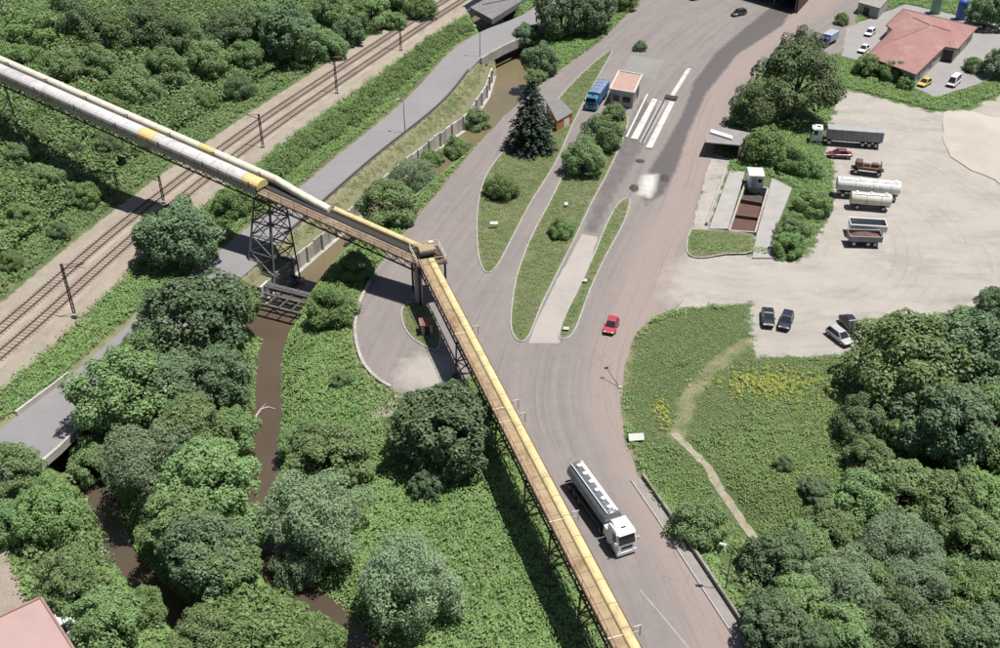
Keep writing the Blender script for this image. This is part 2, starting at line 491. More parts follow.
me.polygons.add(len(Q)); me.polygons.foreach_set('loop_start', np.arange(0, Q.size, 4, dtype=np.int32))
me.update(calc_edges=True)
me.polygons.foreach_set('use_smooth', [True] * len(Q))
u = FL['u']
zone = np.zeros((nx * ny, 3))
zone[:, 0] = smooth(0.5 - FL['yard'] / 5.0)                                             # pale gravel
rail_m = smooth((7.6 - np.abs(u)) / 2.6)
path_m = .85 * smooth((1.25 - np.minimum(dist_line(GPTS, PATH)[0], 99)) / 1.2)
blot = smooth(0.5 - sdf_poly(GPTS, BLOT) / 2)
bare_m = smooth(0.6 - sdf_poly(GPTS, BARE) / 1.0)
rub = smooth(0.5 - sdf_poly(GPTS, GP([(362, 384), (384, 394), (398, 400), (398, 412), (366, 412)])) / 1.2)
rivbed = smooth(0.6 - FL['river'] / 1.6)
zone[:, 1] = np.clip(rail_m + blot + rub + 0.8 * rivbed + smooth(0.5 - FL['lot'] / 2), 0, 1)     # bare earth and ballast
dry = smooth((2.2 - FL['pave']) / 2.0) * 0.7 + smooth((2.0 - dist_line(GPTS, PATH2)[0]) / 1.5) * 0.7 + smooth((14 - np.abs(u + 0)) / 4) * 0.3
dry += smooth((5 - FL['wall']) / 3) * 0.9
zone[:, 2] = np.clip(dry, 0, 1)
zone[:, 0] = np.maximum(zone[:, 0], .75 * bare_m)
set_col(me, 'zone', zone)
m, nt, b = new_mat('ground_mix')
pos = N(nt, 'ShaderNodeNewGeometry').outputs['Position']
att = N(nt, 'ShaderNodeAttribute', attribute_name='zone')
sep = N(nt, 'ShaderNodeSeparateColor'); nt.links.new(att.outputs['Color'], sep.inputs[0])
nf = noise(nt, pos, 1.3, 6, 0.7); nl = noise(nt, pos, 0.12, 4, 0.6); nm = noise(nt, pos, 0.4, 4)
grass = mixc(nt, ramp(nt, noise(nt, pos, 3.2, 6, .75), 0.35, 0.65), (.050, .082, .030), (.098, .148, .050))
grass = mixc(nt, ramp(nt, nl, 0.42, 0.62), grass, (.085, .120, .048))
drym = ramp(nt, math_n(nt, 'ADD', sep.outputs[2], math_n(nt, 'MULTIPLY', math_n(nt, 'SUBTRACT', nm, 0.5), 1.6)), 0.3, 0.8)
grass = mixc(nt, drym, grass, mixc(nt, nf, (.17, .165, .09), (.235, .22, .14)))
dirt = mixc(nt, ramp(nt, nm, 0.35, 0.65), (.33, .285, .225), (.24, .20, .16))
dirt = mixc(nt, ramp(nt, noise(nt, pos, 6, 3), 0.35, 0.7), dirt, (.38, .33, .28))
dm_ = ramp(nt, math_n(nt, 'ADD', sep.outputs[1], math_n(nt, 'MULTIPLY', math_n(nt, 'SUBTRACT', nf, 0.5), 1.2)), 0.4, 0.6)
dirt = mixc(nt, 1.0, dirt, (KA, KA, KA), 'MULTIPLY')
c = mixc(nt, dm_, grass, dirt)
gravel = mixc(nt, ramp(nt, nl, 0.35, 0.7), (.415, .385, .345), (.36, .332, .30))
vm = N(nt, 'ShaderNodeMapping'); vm.inputs['Scale'].default_value = (0.09, 0.3, 1); vm.inputs['Rotation'].default_value = (0, 0, R(-8)); nt.links.new(pos, vm.inputs[0])
gravel = mixc(nt, ramp(nt, noise(nt, vm.outputs[0], 1.0, 5), 0.5, 0.75), gravel, (.30, .28, .265))
gravel = mixc(nt, ramp(nt, nm, 0.55, 0.75), gravel, (.43, .405, .37))
wv_ = N(nt, 'ShaderNodeTexWave'); wv_.wave_type = 'RINGS'; wv_.rings_direction = 'Z'; wv_.inputs['Scale'].default_value = .16; wv_.inputs['Distortion'].default_value = 3.0; wv_.inputs['Detail'].default_value = 2.0; wv_.inputs['Detail Scale'].default_value = .6
mpw = N(nt, 'ShaderNodeMapping'); mpw.inputs['Location'].default_value = (-38, -150, 0); nt.links.new(pos, mpw.inputs[0]); nt.links.new(mpw.outputs[0], wv_.inputs['Vector'])
trk = math_n(nt, 'MULTIPLY', ramp(nt, wv_.outputs['Fac'], .8, .97), ramp(nt, nl, .42, .6))
gravel = mixc(nt, math_n(nt, 'MULTIPLY', trk, .28), gravel, (.27, .245, .225))
gm = ramp(nt, math_n(nt, 'ADD', sep.outputs[0], math_n(nt, 'MULTIPLY', math_n(nt, 'SUBTRACT', math_n(nt, 'ADD', math_n(nt, 'MULTIPLY', nf, .6), math_n(nt, 'MULTIPLY', nm, .8)), 0.7), 1.5)), 0.4, 0.62)
gravel = mixc(nt, 1.0, gravel, (KA, KA, KA), 'MULTIPLY')
c = mixc(nt, gm, c, gravel)
nt.links.new(c, b.inputs['Base Color']); b.inputs['Roughness'].default_value = 0.95
b.inputs['Specular IOR Level'].default_value = 0.2
bump(nt, b, noise(nt, pos, 4.0, 5, .7), 0.9, 0.2)
me.materials.append(m)
ground = link('ground', me)
tag(ground, kind='structure')

# ------------------------------------------------------------------ sheets: roads, water
def jitter_edge(poly, step=1.4, amp=0.12, seed=3):
    out = []
    r = random.Random(seed)
    n = len(poly)
    for i in range(n):
        a, b2 = poly[i], poly[(i + 1) % n]; L = math.hypot(*(b2 - a)); k = max(1, int(L / step))
        for q in range(k):
            p = a + (b2 - a) * q / k
            out.append(p + np.array([r.uniform(-amp, amp), r.uniform(-amp, amp)]))
    return np.array(out)
def sheet(name, poly, z, mat, step=1.2, thick=0.12, colfn=None, uvline=None, loc=None):
    mn, mx = poly.min(0), poly.max(0)
    vs = [Vector(p) for p in poly]; n = len(vs)
    if step:
        X, Y = np.meshgrid(np.arange(mn[0], mx[0], step), np.arange(mn[1], mx[1], step))
        P = np.stack([X.ravel(), Y.ravel()], 1) + rng.uniform(-.2, .2, (X.size, 2)) * step
        P = P[sdf_poly(P, poly) < -0.4 * step]
        vs += [Vector(p) for p in P]
    r = delaunay_2d_cdt(vs, [(i, (i + 1) % n) for i in range(n)], [], 1, 1e-5)
    V = [(v.x, v.y, z) for v in r[0]]; F = [tuple(f) for f in r[2]]
    k = len(V)
    V += [(p[0], p[1], z) for p in poly] + [(p[0], p[1], z - thick) for p in poly]
    ar = sum(poly[i][0] * poly[(i + 1) % n][1] - poly[(i + 1) % n][0] * poly[i][1] for i in range(n))
    for i in range(n):
        j = (i + 1) % n
        F.append((k + i, k + n + i, k + n + j, k + j) if ar > 0 else (k + j, k + n + j, k + n + i, k + i))
    me = bpy.data.meshes.new(name); me.from_pydata(V, [], F); me.update(); me.materials.append(mat)
    P = np.array([(v[0], v[1]) for v in V])
    if colfn: set_col(me, 'zone', colfn(P))
    if uvline is not None:
        d, s, a = dist_line(P, uvline)
        set_col(me, 'flow', np.column_stack([d * s, a, np.zeros(len(P))]))
    return link(name, me)

def asphalt(name, ca, cb, dusty, flow=True):
    m, nt, b = new_mat(name)
    pos = N(nt, 'ShaderNodeNewGeometry').outputs['Position']
    nl = noise(nt, pos, 0.09, 4, 0.6); nm = noise(nt, pos, 0.5, 5, 0.65); nf = noise(nt, pos, 7, 3, 0.7)
    c = mixc(nt, ramp(nt, nl, 0.35, 0.65), ca, cb)
    c = mixc(nt, math_n(nt, 'MULTIPLY', ramp(nt, nm, 0.45, 0.75), 0.5), c, dusty)
    if flow:
        fl = N(nt, 'ShaderNodeAttribute', attribute_name='flow')
        mp = N(nt, 'ShaderNodeMapping'); mp.inputs['Scale'].default_value = (0.85, 0.035, 1); nt.links.new(fl.outputs['Vector'], mp.inputs[0])
        st = noise(nt, mp.outputs[0], 1.0, 4, 0.6)
        c = mixc(nt, math_n(nt, 'MULTIPLY', ramp(nt, st, 0.5, 0.72), 0.45), c, tuple(x * 0.72 for x in ca))
        c = mixc(nt, math_n(nt, 'MULTIPLY', ramp(nt, st, 0.48, 0.3), 0.4), c, dusty)
        fx = N(nt, 'ShaderNodeSeparateXYZ'); nt.links.new(fl.outputs['Vector'], fx.inputs[0])
        fu = math_n(nt, 'ADD', fx.outputs[0], math_n(nt, 'MULTIPLY', math_n(nt, 'SUBTRACT', nl, .5), 6.0))
        band = math_n(nt, 'MULTIPLY', ramp(nt, fu, 0.5, -2.5), ramp(nt, fu, -11, -7))
        c = mixc(nt, math_n(nt, 'MULTIPLY', band, .75), c, (.300, .238, .215))
        mp2 = N(nt, 'ShaderNodeMapping'); mp2.inputs['Scale'].default_value = (2.2, 0.03, 1); nt.links.new(fl.outputs['Vector'], mp2.inputs[0])
        st2 = noise(nt, mp2.outputs[0], 1.0, 3, 0.6)
        c = mixc(nt, math_n(nt, 'MULTIPLY', ramp(nt, st2, 0.56, 0.7), 0.35), c, tuple(x * 0.62 for x in ca))
        spots = noise(nt, pos, 1.6, 2, 0.5)
        c = mixc(nt, math_n(nt, 'MULTIPLY', ramp(nt, spots, 0.70, 0.78), 0.5), c, (.10, .09, .09))
    zo = N(nt, 'ShaderNodeAttribute', attribute_name='zone')
    sp = N(nt, 'ShaderNodeSeparateColor'); nt.links.new(zo.outputs['Color'], sp.inputs[0])
    jit = math_n(nt, 'MULTIPLY', math_n(nt, 'SUBTRACT', nm, 0.5), 1.1)
    pale = ramp(nt, math_n(nt, 'ADD', sp.outputs[0], jit), 0.25, 0.85)
    c = mixc(nt, pale, c, (.365, .335, .303))
    wet = ramp(nt, math_n(nt, 'ADD', sp.outputs[1], math_n(nt, 'MULTIPLY', jit, 0.45)), 0.3, 0.75)
    c = mixc(nt, math_n(nt, 'MULTIPLY', wet, .85), c, (.085, .076, .079))
    whi = ramp(nt, math_n(nt, 'ADD', sp.outputs[2], math_n(nt, 'MULTIPLY', jit, 0.45)), 0.25, 1.05)
    c = mixc(nt, math_n(nt, 'MULTIPLY', whi, .9), c, (.72, .71, .69))
    c = mixc(nt, math_n(nt, 'MULTIPLY', ramp(nt, nf, 0.4, 0.75), 0.25), c, (.12, .11, .11))
    vor = N(nt, 'ShaderNodeTexVoronoi'); vor.feature = 'DISTANCE_TO_EDGE'; vor.inputs['Scale'].default_value = 0.11
    wv = N(nt, 'ShaderNodeVectorMath'); wv.operation = 'ADD'; nt.links.new(pos, wv.inputs[0])
    ns = N(nt, 'ShaderNodeTexNoise'); ns.inputs['Scale'].default_value = 0.5; ns.inputs['Detail'].default_value = 3; nt.links.new(pos, ns.inputs['Vector'])
    sc = N(nt, 'ShaderNodeVectorMath'); sc.operation = 'SCALE'; sc.inputs['Scale'].default_value = 3; nt.links.new(ns.outputs['Color'], sc.inputs[0])
    nt.links.new(sc.outputs[0], wv.inputs[1]); nt.links.new(wv.outputs[0], vor.inputs['Vector'])
    crack = math_n(nt, 'MULTIPLY', ramp(nt, vor.outputs['Distance'], 0.010, 0.001), 0.22)
    c = mixc(nt, crack, c, (.13, .115, .11))
    c = mixc(nt, 1.0, c, (KA, KA, KA), 'MULTIPLY')
    nt.links.new(c, b.inputs['Base Color'])
    rg = math_n(nt, 'SUBTRACT', 0.9, math_n(nt, 'MULTIPLY', wet, 0.35))
    nt.links.new(rg, b.inputs['Roughness']); b.inputs['Specular IOR Level'].default_value = 0.3
    bump(nt, b, nf, 0.15, 0.02)
    return m
M_ASPH = asphalt('main_asphalt', (.206, .187, .181), (.232, .203, .192), (.280, .243, .222))
M_ASPH2 = asphalt('riverside_asphalt', (.225, .214, .222), (.245, .234, .242), (.275, .263, .265), flow=False)
FLOW = catmull(GP([(720, 720), (688, 648), (650, 560), (606, 470), (580, 400), (592, 330), (626, 250), (656, 190), (688, 100), (738, 42), (775, 15), (850, -30)]), 5)
WET = GP([(800, -5), (768, 9), (743, 29), (715, 53), (695, 80), (681, 116), (662, 150), (650, 168), (638, 190), (646, 206), (664, 194), (678, 166), (688, 134), (706, 94), (737, 55), (783, 25)])
WET2 = GP([(640, 96), (622, 138), (608, 168), (590, 205), (582, 232), (598, 236), (612, 205), (634, 166), (650, 140), (662, 110)])
POW = GP([(643, 175), (657, 174), (655, 188), (650, 198), (639, 194)])
def main_zone(P):
    out = np.zeros((len(P), 3))
    out[:, 0] = smooth(0.5 - sdf_poly(P, YARD) / 10.0)
    tri = smooth((2.2 + sdf_poly(P, GP([(358, 290), (400, 300), (405, 345), (440, 352), (462, 385), (400, 393), (366, 371)]))) / 3)
    blob = smooth((7 - np.hypot(*(P - np.array(G(425, 372))).T)) / 6)
    out[:, 0] = np.maximum(out[:, 0], 0.9 * blob)
    out[:, 1] = np.maximum(smooth(0.5 - sdf_poly(P, WET) / 2.0), 0.62 * smooth(0.5 - sdf_poly(P, WET2) / 1.5))
    out[:, 2] = smooth(0.5 - sdf_poly(P, POW) / 3.4)
    out[:, 1] *= 1 - out[:, 2]
    return out
main_o = sheet('main_road', jitter_edge(MAIN), 0.0, M_ASPH, 1.1, 0.15, main_zone, FLOW)
tag(main_o, kind='structure')
rs_o = sheet('riverside_road', RS, 0.0, M_ASPH2, 1.6, 0.35)
tag(rs_o, kind='structure')
M_LOT = asphalt('house_yard_concrete', (.265, .255, .25), (.30, .29, .28), (.335, .32, .305), flow=False)
lot_o = sheet('house_yard', jitter_edge(HOUSELOT, 2, 0.3), 0.004, M_LOT, 2.0, 0.1)
tag(lot_o, kind='structure')

# river water
m, nt, b = new_mat('muddy_water')
pos = N(nt, 'ShaderNodeNewGeometry').outputs['Position']
wl = ramp(nt, noise(nt, pos, 0.05, 3), 0.4, 0.6)
ys = N(nt, 'ShaderNodeSeparateXYZ'); nt.links.new(pos, ys.inputs[0])
up = ramp(nt, ys.outputs[1], 128, 150)
c = mixc(nt, up, mixc(nt, wl, (.082, .062, .045), (.066, .050, .038)), mixc(nt, wl, (.145, .118, .068), (.125, .103, .062)))
nt.links.new(c, b.inputs['Base Color']); b.inputs['Roughness'].default_value = 0.16
b.inputs['Specular IOR Level'].default_value = 0.4
bump(nt, b, noise(nt, pos, 2.0, 3), 0.12, 0.05)
M_WATER = m
def strip_sheet(name, line, half, z, mat):
    L = np.array(line); t = np.gradient(L, axis=0); t /= np.linalg.norm(t, axis=1)[:, None]
    nrm = np.column_stack([-t[:, 1], t[:, 0]])
    h = np.broadcast_to(half, (len(L),))[:, None]
    A = L + nrm * h; B = L - nrm * h
    V = [(p[0], p[1], z) for p in A] + [(p[0], p[1], z) for p in B]; n = len(L)
    F = [(i, n + i, n + i + 1, i + 1) for i in range(n - 1)]
    me = bpy.data.meshes.new(name); me.from_pydata(V, [], F); me.update(); me.materials.append(mat)
    return link(name, me)
def river_ok(o): return tag(o, kind='structure')
river_ok(strip_sheet('river', RIV1, 5.2, -4.3, M_WATER))
river_ok(strip_sheet('side_stream', RIV2, 4.4, -4.304, M_WATER))

# ------------------------------------------------------------------ grass islands with kerbs
M_KERB = pmat('kerb_stone', (.40, .385, .36), (.28, .265, .25), 1.0, 0.9, world=True)
m, nt, b = new_mat('island_turf')
pos = N(nt, 'ShaderNodeNewGeometry').outputs['Position']
n1 = ramp(nt, noise(nt, pos, 1.1, 6, 0.7), 0.3, 0.7); n2 = ramp(nt, noise(nt, pos, 0.22, 4), 0.4, 0.65)
c = mixc(nt, n1, (.060, .095, .030), (.105, .140, .050)); c = mixc(nt, n2, c, (.135, .135, .070))
nt.links.new(c, b.inputs['Base Color']); b.inputs['Roughness'].default_value = 0.95
bump(nt, b, n1, 0.5, 0.1)
M_TURF = m
ISL = {
    'a': [(612, 50), (602, 70), (586, 98), (572, 126), (556, 162), (530, 204), (508, 246), (497, 266), (487, 273), (480, 262), (477, 238), (478, 206), (486, 176), (503, 152), (524, 134), (548, 112), (566, 90), (590, 66)],
    'b': [(612, 118), (628, 118), (620, 146), (604, 180), (590, 206), (574, 240), (556, 276), (542, 304), (530, 334), (521, 342), (513, 334), (511, 316), (517, 276), (532, 236), (550, 202), (566, 170), (584, 142)],
    'c': [(630, 199), (624, 222), (606, 256), (590, 290), (576, 328), (566, 339), (559, 336), (566, 314), (580, 286), (596, 250), (606, 226), (618, 204)],
    'd': [(404, 306), (418, 303), (432, 312), (440, 334), (437, 350), (424, 346), (410, 336), (402, 320)],
    'e': [(690, 232), (700, 230), (752, 235), (751, 252), (726, 254), (700, 258), (687, 252)],
}
ISLP = {k: catmull(GP(v), 3, closed=True) for k, v in ISL.items()}
for k, nm_ in zip('abcde', ('grass_island',) * 5):
    p = ISLP[k]
    o = sheet(nm_, p, 0.10, M_TURF, 1.5, 0.2); tag(o, kind='structure')
    # kerb ring
    q = np.array(p); cpt = np.roll(q, -1, 0) - np.roll(q, 1, 0); cpt /= np.maximum(np.linalg.norm(cpt, axis=1), 1e-6)[:, None]
    nr = np.column_stack([-cpt[:, 1], cpt[:, 0]])
    test = sdf_poly(q + nr * 0.3, q); nr[test > 0] *= -1
    ou, inn = q - nr * 0.10, q + nr * 0.10
    n = len(q); V = [(*x, 0.004) for x in ou] + [(*x, 0.13) for x in ou] + [(*x, 0.13) for x in inn]
    F = []
    for i in range(n):
        j = (i + 1) % n
        F += [(i, j, n + j, n + i), (n + i, n + j, 2 * n + j, 2 * n + i)]
    me = bpy.data.meshes.new('kerb'); me.from_pydata(V, [], F); me.update(); me.materials.append(M_KERB)
    link('kerb', me, o)

# pale concrete lane between islands, with a weighbridge further up
M_LANE = asphalt('concrete_lane', (.39, .355, .325), (.34, .31, .285), (.43, .39, .355), flow=False)
lane = sheet('concrete_lane', jitter_edge(GP([(582, 234), (598, 237), (590, 262), (576, 296), (563, 326), (559, 343), (529, 343), (536, 322), (552, 290), (568, 260)]), 1.4, .1), 0.004, M_LANE, 1.2, 0.002)
tag(lane, kind='structure')

L_ = resample(PATH, .7); V_ = []; r_ = random.Random(3)
t_ = np.gradient(L_, axis=0); t_ /= np.linalg.norm(t_, axis=1)[:, None]; nn_ = np.column_stack([-t_[:, 1], t_[:, 0]])
for sg in (1, -1):
    for p_, q_ in zip(L_, nn_):
        e_ = p_ + q_ * sg * r_.uniform(.32, .62); V_.append((e_[0], e_[1], zt(*e_) + .05))
k_ = len(L_); me = bpy.data.meshes.new('dirt_path'); me.from_pydata(V_, [], [(i, k_ + i, k_ + i + 1, i + 1) for i in range(k_ - 1)]); me.update()
me.materials.append(pmat('path_earth', (.36, .32, .25), (.24, .21, .15), 2.2, .95, world=True, bmp=.5, c3=(.20, .20, .11))); tag(link('dirt_path', me), kind='structure')
tag(sheet('concrete_pad', jitter_edge(GP([(631, 55), (664, 60), (655, 80), (643, 76), (622, 72)]), 1.5, .1), 0.004, asphalt('green_grey_pad', (.21, .215, .20), (.24, .245, .225), (.27, .27, .25), flow=False), 2.0, .002), kind='structure')
# faint lane paint on the lower road
M_WORN = pmat('worn_paint', (.36, .335, .33), (.27, .25, .25), 0.6, 0.9, world=True)
def ribbon(name, px, w, z, mat):
    o = strip_sheet(name, catmull(GP(px), 4), w / 2, z, mat); tag(o, kind='structure'); return o
ribbon('lane_marking', [(640, 590), (664, 618), (690, 650), (712, 680)], 0.14, 0.004, M_WORN)

# ------------------------------------------------------------------ railway
RL = resample(RAIL, 2.0)
m, nt, b = new_mat('ballast')
pos = N(nt, 'ShaderNodeNewGeometry').outputs['Position']
n1 = noise(nt, pos, 9, 3, 0.7); n2 = noise(nt, pos, 0.25, 4)
c = mixc(nt, ramp(nt, n1, 0.3, 0.7), (.30, .25, .195), (.42, .365, .29)); c = mixc(nt, ramp(nt, n2, 0.4, 0.7), c, (.25, .20, .165)); c = mixc(nt, 1.0, c, (KA, KA, KA), 'MULTIPLY')
nt.links.new(c, b.inputs['Base Color']); b.inputs['Roughness'].default_value = 0.95; bump(nt, b, n1, 0.8, 0.08)
M_BALLAST = m
for side in (-1, 1):
    tr = offset(RL, side * 2.0)
    # bed with sloped shoulders
    rings = []
    for dd, zz in ((-1.75, RAIL_Z - .15), (-1.3, RAIL_Z + .12), (1.3, RAIL_Z + .12), (1.75, RAIL_Z - .15)):
        rings.append([(p[0], p[1], zz) for p in offset(tr, dd)])
    mb = MB(); mb.loft(rings, False, False)
    bed = tag(part('railway_bed', mb, M_BALLAST, None), kind='structure')
    for r_ in (-.72, .72):
        l = offset(tr, r_); rr = []
        for dd, zz in ((-.09, .16), (-.09, .30), (.09, .30), (.09, .16)):
            rr.append([(p[0], p[1], RAIL_Z + zz) for p in offset(l, dd)])
        part('rail', MB().loft(rr, False, False), M_RAIL, bed)
    # sleepers
    sl_ = resample(tr, 0.7); tg = np.gradient(sl_, axis=0); mb = MB()
    for p, t in zip(sl_, tg):
        px, py = to_px(p[0], p[1], RAIL_Z)
        if -80 < px < 640 and -40 < py < 460:
            mb.box((p[0], p[1], RAIL_Z + .14), (2.4, .26, .10), math.atan2(t[1], t[0]) + math.pi / 2)
    o = part('sleepers', mb, M_SLEEPER, bed); o['kind'] = 'stuff'

# retaining wall along the track, lower left
rw = resample(offset(RL, -5.0), 4.0)
rwt = thing('retaining_wall', 'low dark retaining wall along the railway ballast edge at far left', 'wall', (rw[0][0], rw[0][1], 0))
for a, b2 in zip(rw[:-1], rw[1:]):
    px, py = to_px(a[0], a[1], 0)
    if -40 < px < 95 and 290 < py < 440:
        part('wall_panel', MB().beam((a[0], a[1], .15), (b2[0], b2[1], .15), .35, 1.6).off((rw[0][0], rw[0][1], 0)), pmat('old_stone', (.13, .12, .10), (.08, .075, .065), .8, .95), rwt)

# catenary posts and lamp posts: (base px, top px)
def post_height(bx, by, tx, ty, z0):
    """height whose top lands on the given row"""
    p = G3(bx, by, z0); lo, hi = 0.5, 25
    for _ in range(40):
        mid = (lo + hi) / 2
        if to_px(p.x, p.y, z0 + mid)[1] > ty: lo = mid
        else: hi = mid
    return p, lo
def catenary(bx, by, ty, label, arm=1):
    z0 = RAIL_Z - .1
    p, h = post_height(bx, by, 0, ty, z0)
    t = thing('catenary_post', label, 'rail post', p, 0, 'masts along the railway')
    mb = MB()
    for sx in (-.16, .16): mb.beam((sx, 0, 0), (sx * .7, 0, h), .10, .16)
    for k in range(int(h / .7)):
        z = .3 + k * .7; s = 1 if k % 2 else -1
        mb.beam((-.15 * s, 0, z), (.15 * s, 0, z + .6), .05)
    part('mast', mb, M_DARKSTEEL, t)
    part('footing', MB().box((0, 0, .15), (.7, .7, .5)), M_CONC, t)
    if arm:
        ax = arm
        part('bracket_arm', MB().beam((0, 0, h - .9), (2.6 * ax, 1.2, h - .6), .08).beam((0, 0, h - .1), (2.6 * ax, 1.2, h - .6), .05).beam((1.6 * ax, .75, h - .7), (2.7 * ax, 1.2, h - 1.5), .05), M_DARKSTEEL, t)
        part('insulator', MB().cyl((.5 * ax, .25, h - .85), (.95 * ax, .45, h - .78), .09, 8), M_RUST, t)
catenary(75, 316, 264, 'catenary mast beside the tracks at far left, nearest of the railway masts', 1)
catenary(122, 207, 172, 'slim catenary mast on the hill side in the conveyor shadow', 0)
catenary(164, 203, 176, 'catenary mast just above the round dark tree', -1)
catenary(263, 147, 114, 'catenary mast just right of where the conveyor crosses the tracks', -1)
catenary(337, 93, 60, 'catenary mast midway along the tracks above the hedge', -1)
catenary(401, 50, 18, 'farthest catenary mast near the top edge', -1)

def street_lamp(p, h, rz, label, arm=1.2, mat=M_STEEL, head=M_LAMP):
    t = thing('lamp_post', label, 'lamp post', p, rz)
    part('pole', MB().cyl((0, 0, 0), (0, 0, h), .085, 8, .05), mat, t)
    part('base_plate', MB().box((0, 0, .06), (.36, .36, .12)), M_CONC, t)
    part('arm', MB().beam((0, 0, h - .1), (arm, 0, h + .15), .06), mat, t)
    part('lamp_head', MB().box((arm + .3, 0, h + .17), (.75, .30, .14), 0, (.8, .7)), head, t)
    return t
p, h = post_height(405, 132, 0, 101, 0); street_lamp(p, h, R(150), 'dark lamp post on the river edge of the riverside road', 1.0, M_DARKSTEEL)
p, h = post_height(480, 56, 0, 27, 0); street_lamp(p, h, R(150), 'dark lamp post where the riverside road meets the river bridge', 1.0, M_DARKSTEEL)
p, h = post_height(724, 598, 0, 548, -1.5); street_lamp(p, h, R(160), 'tall lamp post with pale head behind the roadside parapet at lower right', .7)
# leaning post at the junction edge
p = G3(620, 388, 0.0)
t = thing('leaning_post', 'thin dark post leaning over the road at the grass corner', 'post', p)
tp = G3(606, 374, 0.6) - p; tp.z = 1.6
part('shaft', MB().cyl((0, 0, 0), tp, .06, 6, .045), M_DARKSTEEL, t)
part('cap', MB().box(tp, (.5, .22, .16), .2), M_DARKSTEEL, t)
part('footing', MB().box((0, 0, .05), (.45, .4, .3)), M_CONC, t)

# ------------------------------------------------------------------ river wall of concrete panels
t0 = WALLB[0]
wt = thing('river_wall', 'pale concrete river wall of upright ribbed panels below the riverside road', 'wall', (t0[0], t0[1], -4.2))
wl = resample(WALLB, 2.2)
M_BACKFILL = pmat('dry_grass_bank', (.15, .15, .08), (.20, .19, .115), .8, .95, world=True)
mats_ = [M_CONCPALE, M_CONC, M_CONCPALE]
for i, (a, b2) in enumerate(zip(wl[:-1], wl[1:])):
    tp_ = -1.35 + .18 * random.uniform(-1, 1)
    d = (b2 - a) / np.linalg.norm(b2 - a); e = b2 - d * .10
    mb = MB().beam((a[0], a[1], (tp_ - 5.2) / 2), (e[0], e[1], (tp_ - 5.2) / 2), .30, tp_ + 5.2)
    part('wall_panel', mb.off((t0[0], t0[1], -4.2)), mats_[i % 3], wt)
    nrm = np.array([d[1], -d[0]])
    if i % 2 == 0:
        c0 = a + nrm * .28
        part('rib', MB().beam((c0[0], c0[1], -5), (c0[0], c0[1], tp_ + .25), .34, .42, (d[0], d[1], 0)).off((t0[0], t0[1], -4.2)), M_CONCPALE, wt)
cap_ = offset(wl, .95)
for i, (a, b2) in enumerate(zip(cap_[:-1], cap_[1:])):
    part('backfill_slab', MB().beam((a[0], a[1], -3.4), (b2[0], b2[1], -3.4), 1.7, 3.9).off((t0[0], t0[1], -4.2)), M_BACKFILL, wt)
part('footing_ledge', MB().loft([[(x, y, z) for x, y in offset(WALLB, o_)] for o_, z in ((-.1, -4.05), (-.8, -4.12), (-.8, -4.9))], False, False).off((t0[0], t0[1], -4.2)), M_CONC, wt)

# ------------------------------------------------------------------ road bridges and parapets
def parapet(name, label, pts, z, h, w_, seg, mat, extra=None):
    L = resample(np.array(pts), seg)
    o = thing(name, label, 'parapet', (L[0][0], L[0][1], z))
    for a, b2 in zip(L[:-1], L[1:]):
        d = (b2 - a) / np.linalg.norm(b2 - a); e = b2 - d * .03
        part('parapet_block', MB().beam((a[0], a[1], z + h / 2), (e[0], e[1], z + h / 2), w_, h).off((L[0][0], L[0][1], z)), mat, o)
    return o
RIGHT_EDGE = catmull(GP([(641, 478), (668, 517), (700, 565), (735, 618), (764, 662), (784, 700)]), 5)
side_o = strip_sheet('sidewalk', offset(RIGHT_EDGE, -.6), .6, .13, pmat('sidewalk_slab', (.275, .245, .235), (.225, .20, .19), .9, .9, world=True))
tag(side_o, kind='structure')
part('kerb', MB().loft([[(x, y, z) for x, y in offset(RIGHT_EDGE, o_)] for o_, z in ((-1.36, .0), (-1.36, .145), (-1.20, .145))], False, False), M_KERB, side_o)
parapet('roadside_parapet', 'low mossy concrete parapet along the right edge of the lower road', offset(RIGHT_EDGE, .18), -.3, 1.0, .28, 3.2, pmat('mossy_concrete', (.30, .28, .25), (.17, .16, .13), .8, .9, c3=(.13, .14, .09)))
LOW_L = GP([(17, 416), (48, 393), (77, 371)]); LOW_R = GP([(40, 466), (60, 449), (78, 431), (92, 418)])
parapet('bridge_parapet', 'pale concrete parapet on the hill side of the lower left road bridge', LOW_L, .0, .75, .3, 3.0, M_CONCPALE)
parapet('bridge_parapet', 'pale concrete parapet on the stream side of the lower left road bridge', LOW_R, -.6, 1.1, .35, 3.0, M_CONCPALE)
UP_R = GP([(481, 60), (500, 49), (515, 42), (540, 31)])
parapet('bridge_parapet', 'grey parapet of the riverside road bridge over dark water at top', UP_R, -1.6, 2.1, .4, 3.0, M_CONC)
def deck_slab(name, label, poly, z0, z1):
    c0 = poly.mean(0)
    o = thing(name, label, 'bridge', (c0[0], c0[1], z1))
    part('deck', MB().prism([tuple(x) for x in poly], z0, z1).off((c0[0], c0[1], z1)), M_CONC, o)
    return o
deck_slab('road_bridge', 'concrete road bridge deck over the side stream at left', GP([(10, 423), (77, 374), (84, 424), (40, 462)]), -.9, -.37)
deck_slab('road_bridge', 'concrete road bridge deck over the river near the top edge', GP([(478, 36), (545, 6), (556, 18), (484, 53)]), -1.3, -.37)
rb = GP([(486, 14), (505, 2), (512, 8), (494, 21)], RAIL_Z)
o = deck_slab('rail_bridge', 'grey rail bridge beam over a dark opening at top', GP([(470, 6), (520, -22), (540, -12), (492, 18)], RAIL_Z), -.4, RAIL_Z - .25)
o.children[0].data.materials[0] = pmat('bridge_grey', (.20, .19, .20), (.14, .135, .14), .6, .9)
part('girder', MB().beam((-6, -5.5, -.5), (3.5, .6, -.5), .5, 1.1), M_DARKSTEEL, o)

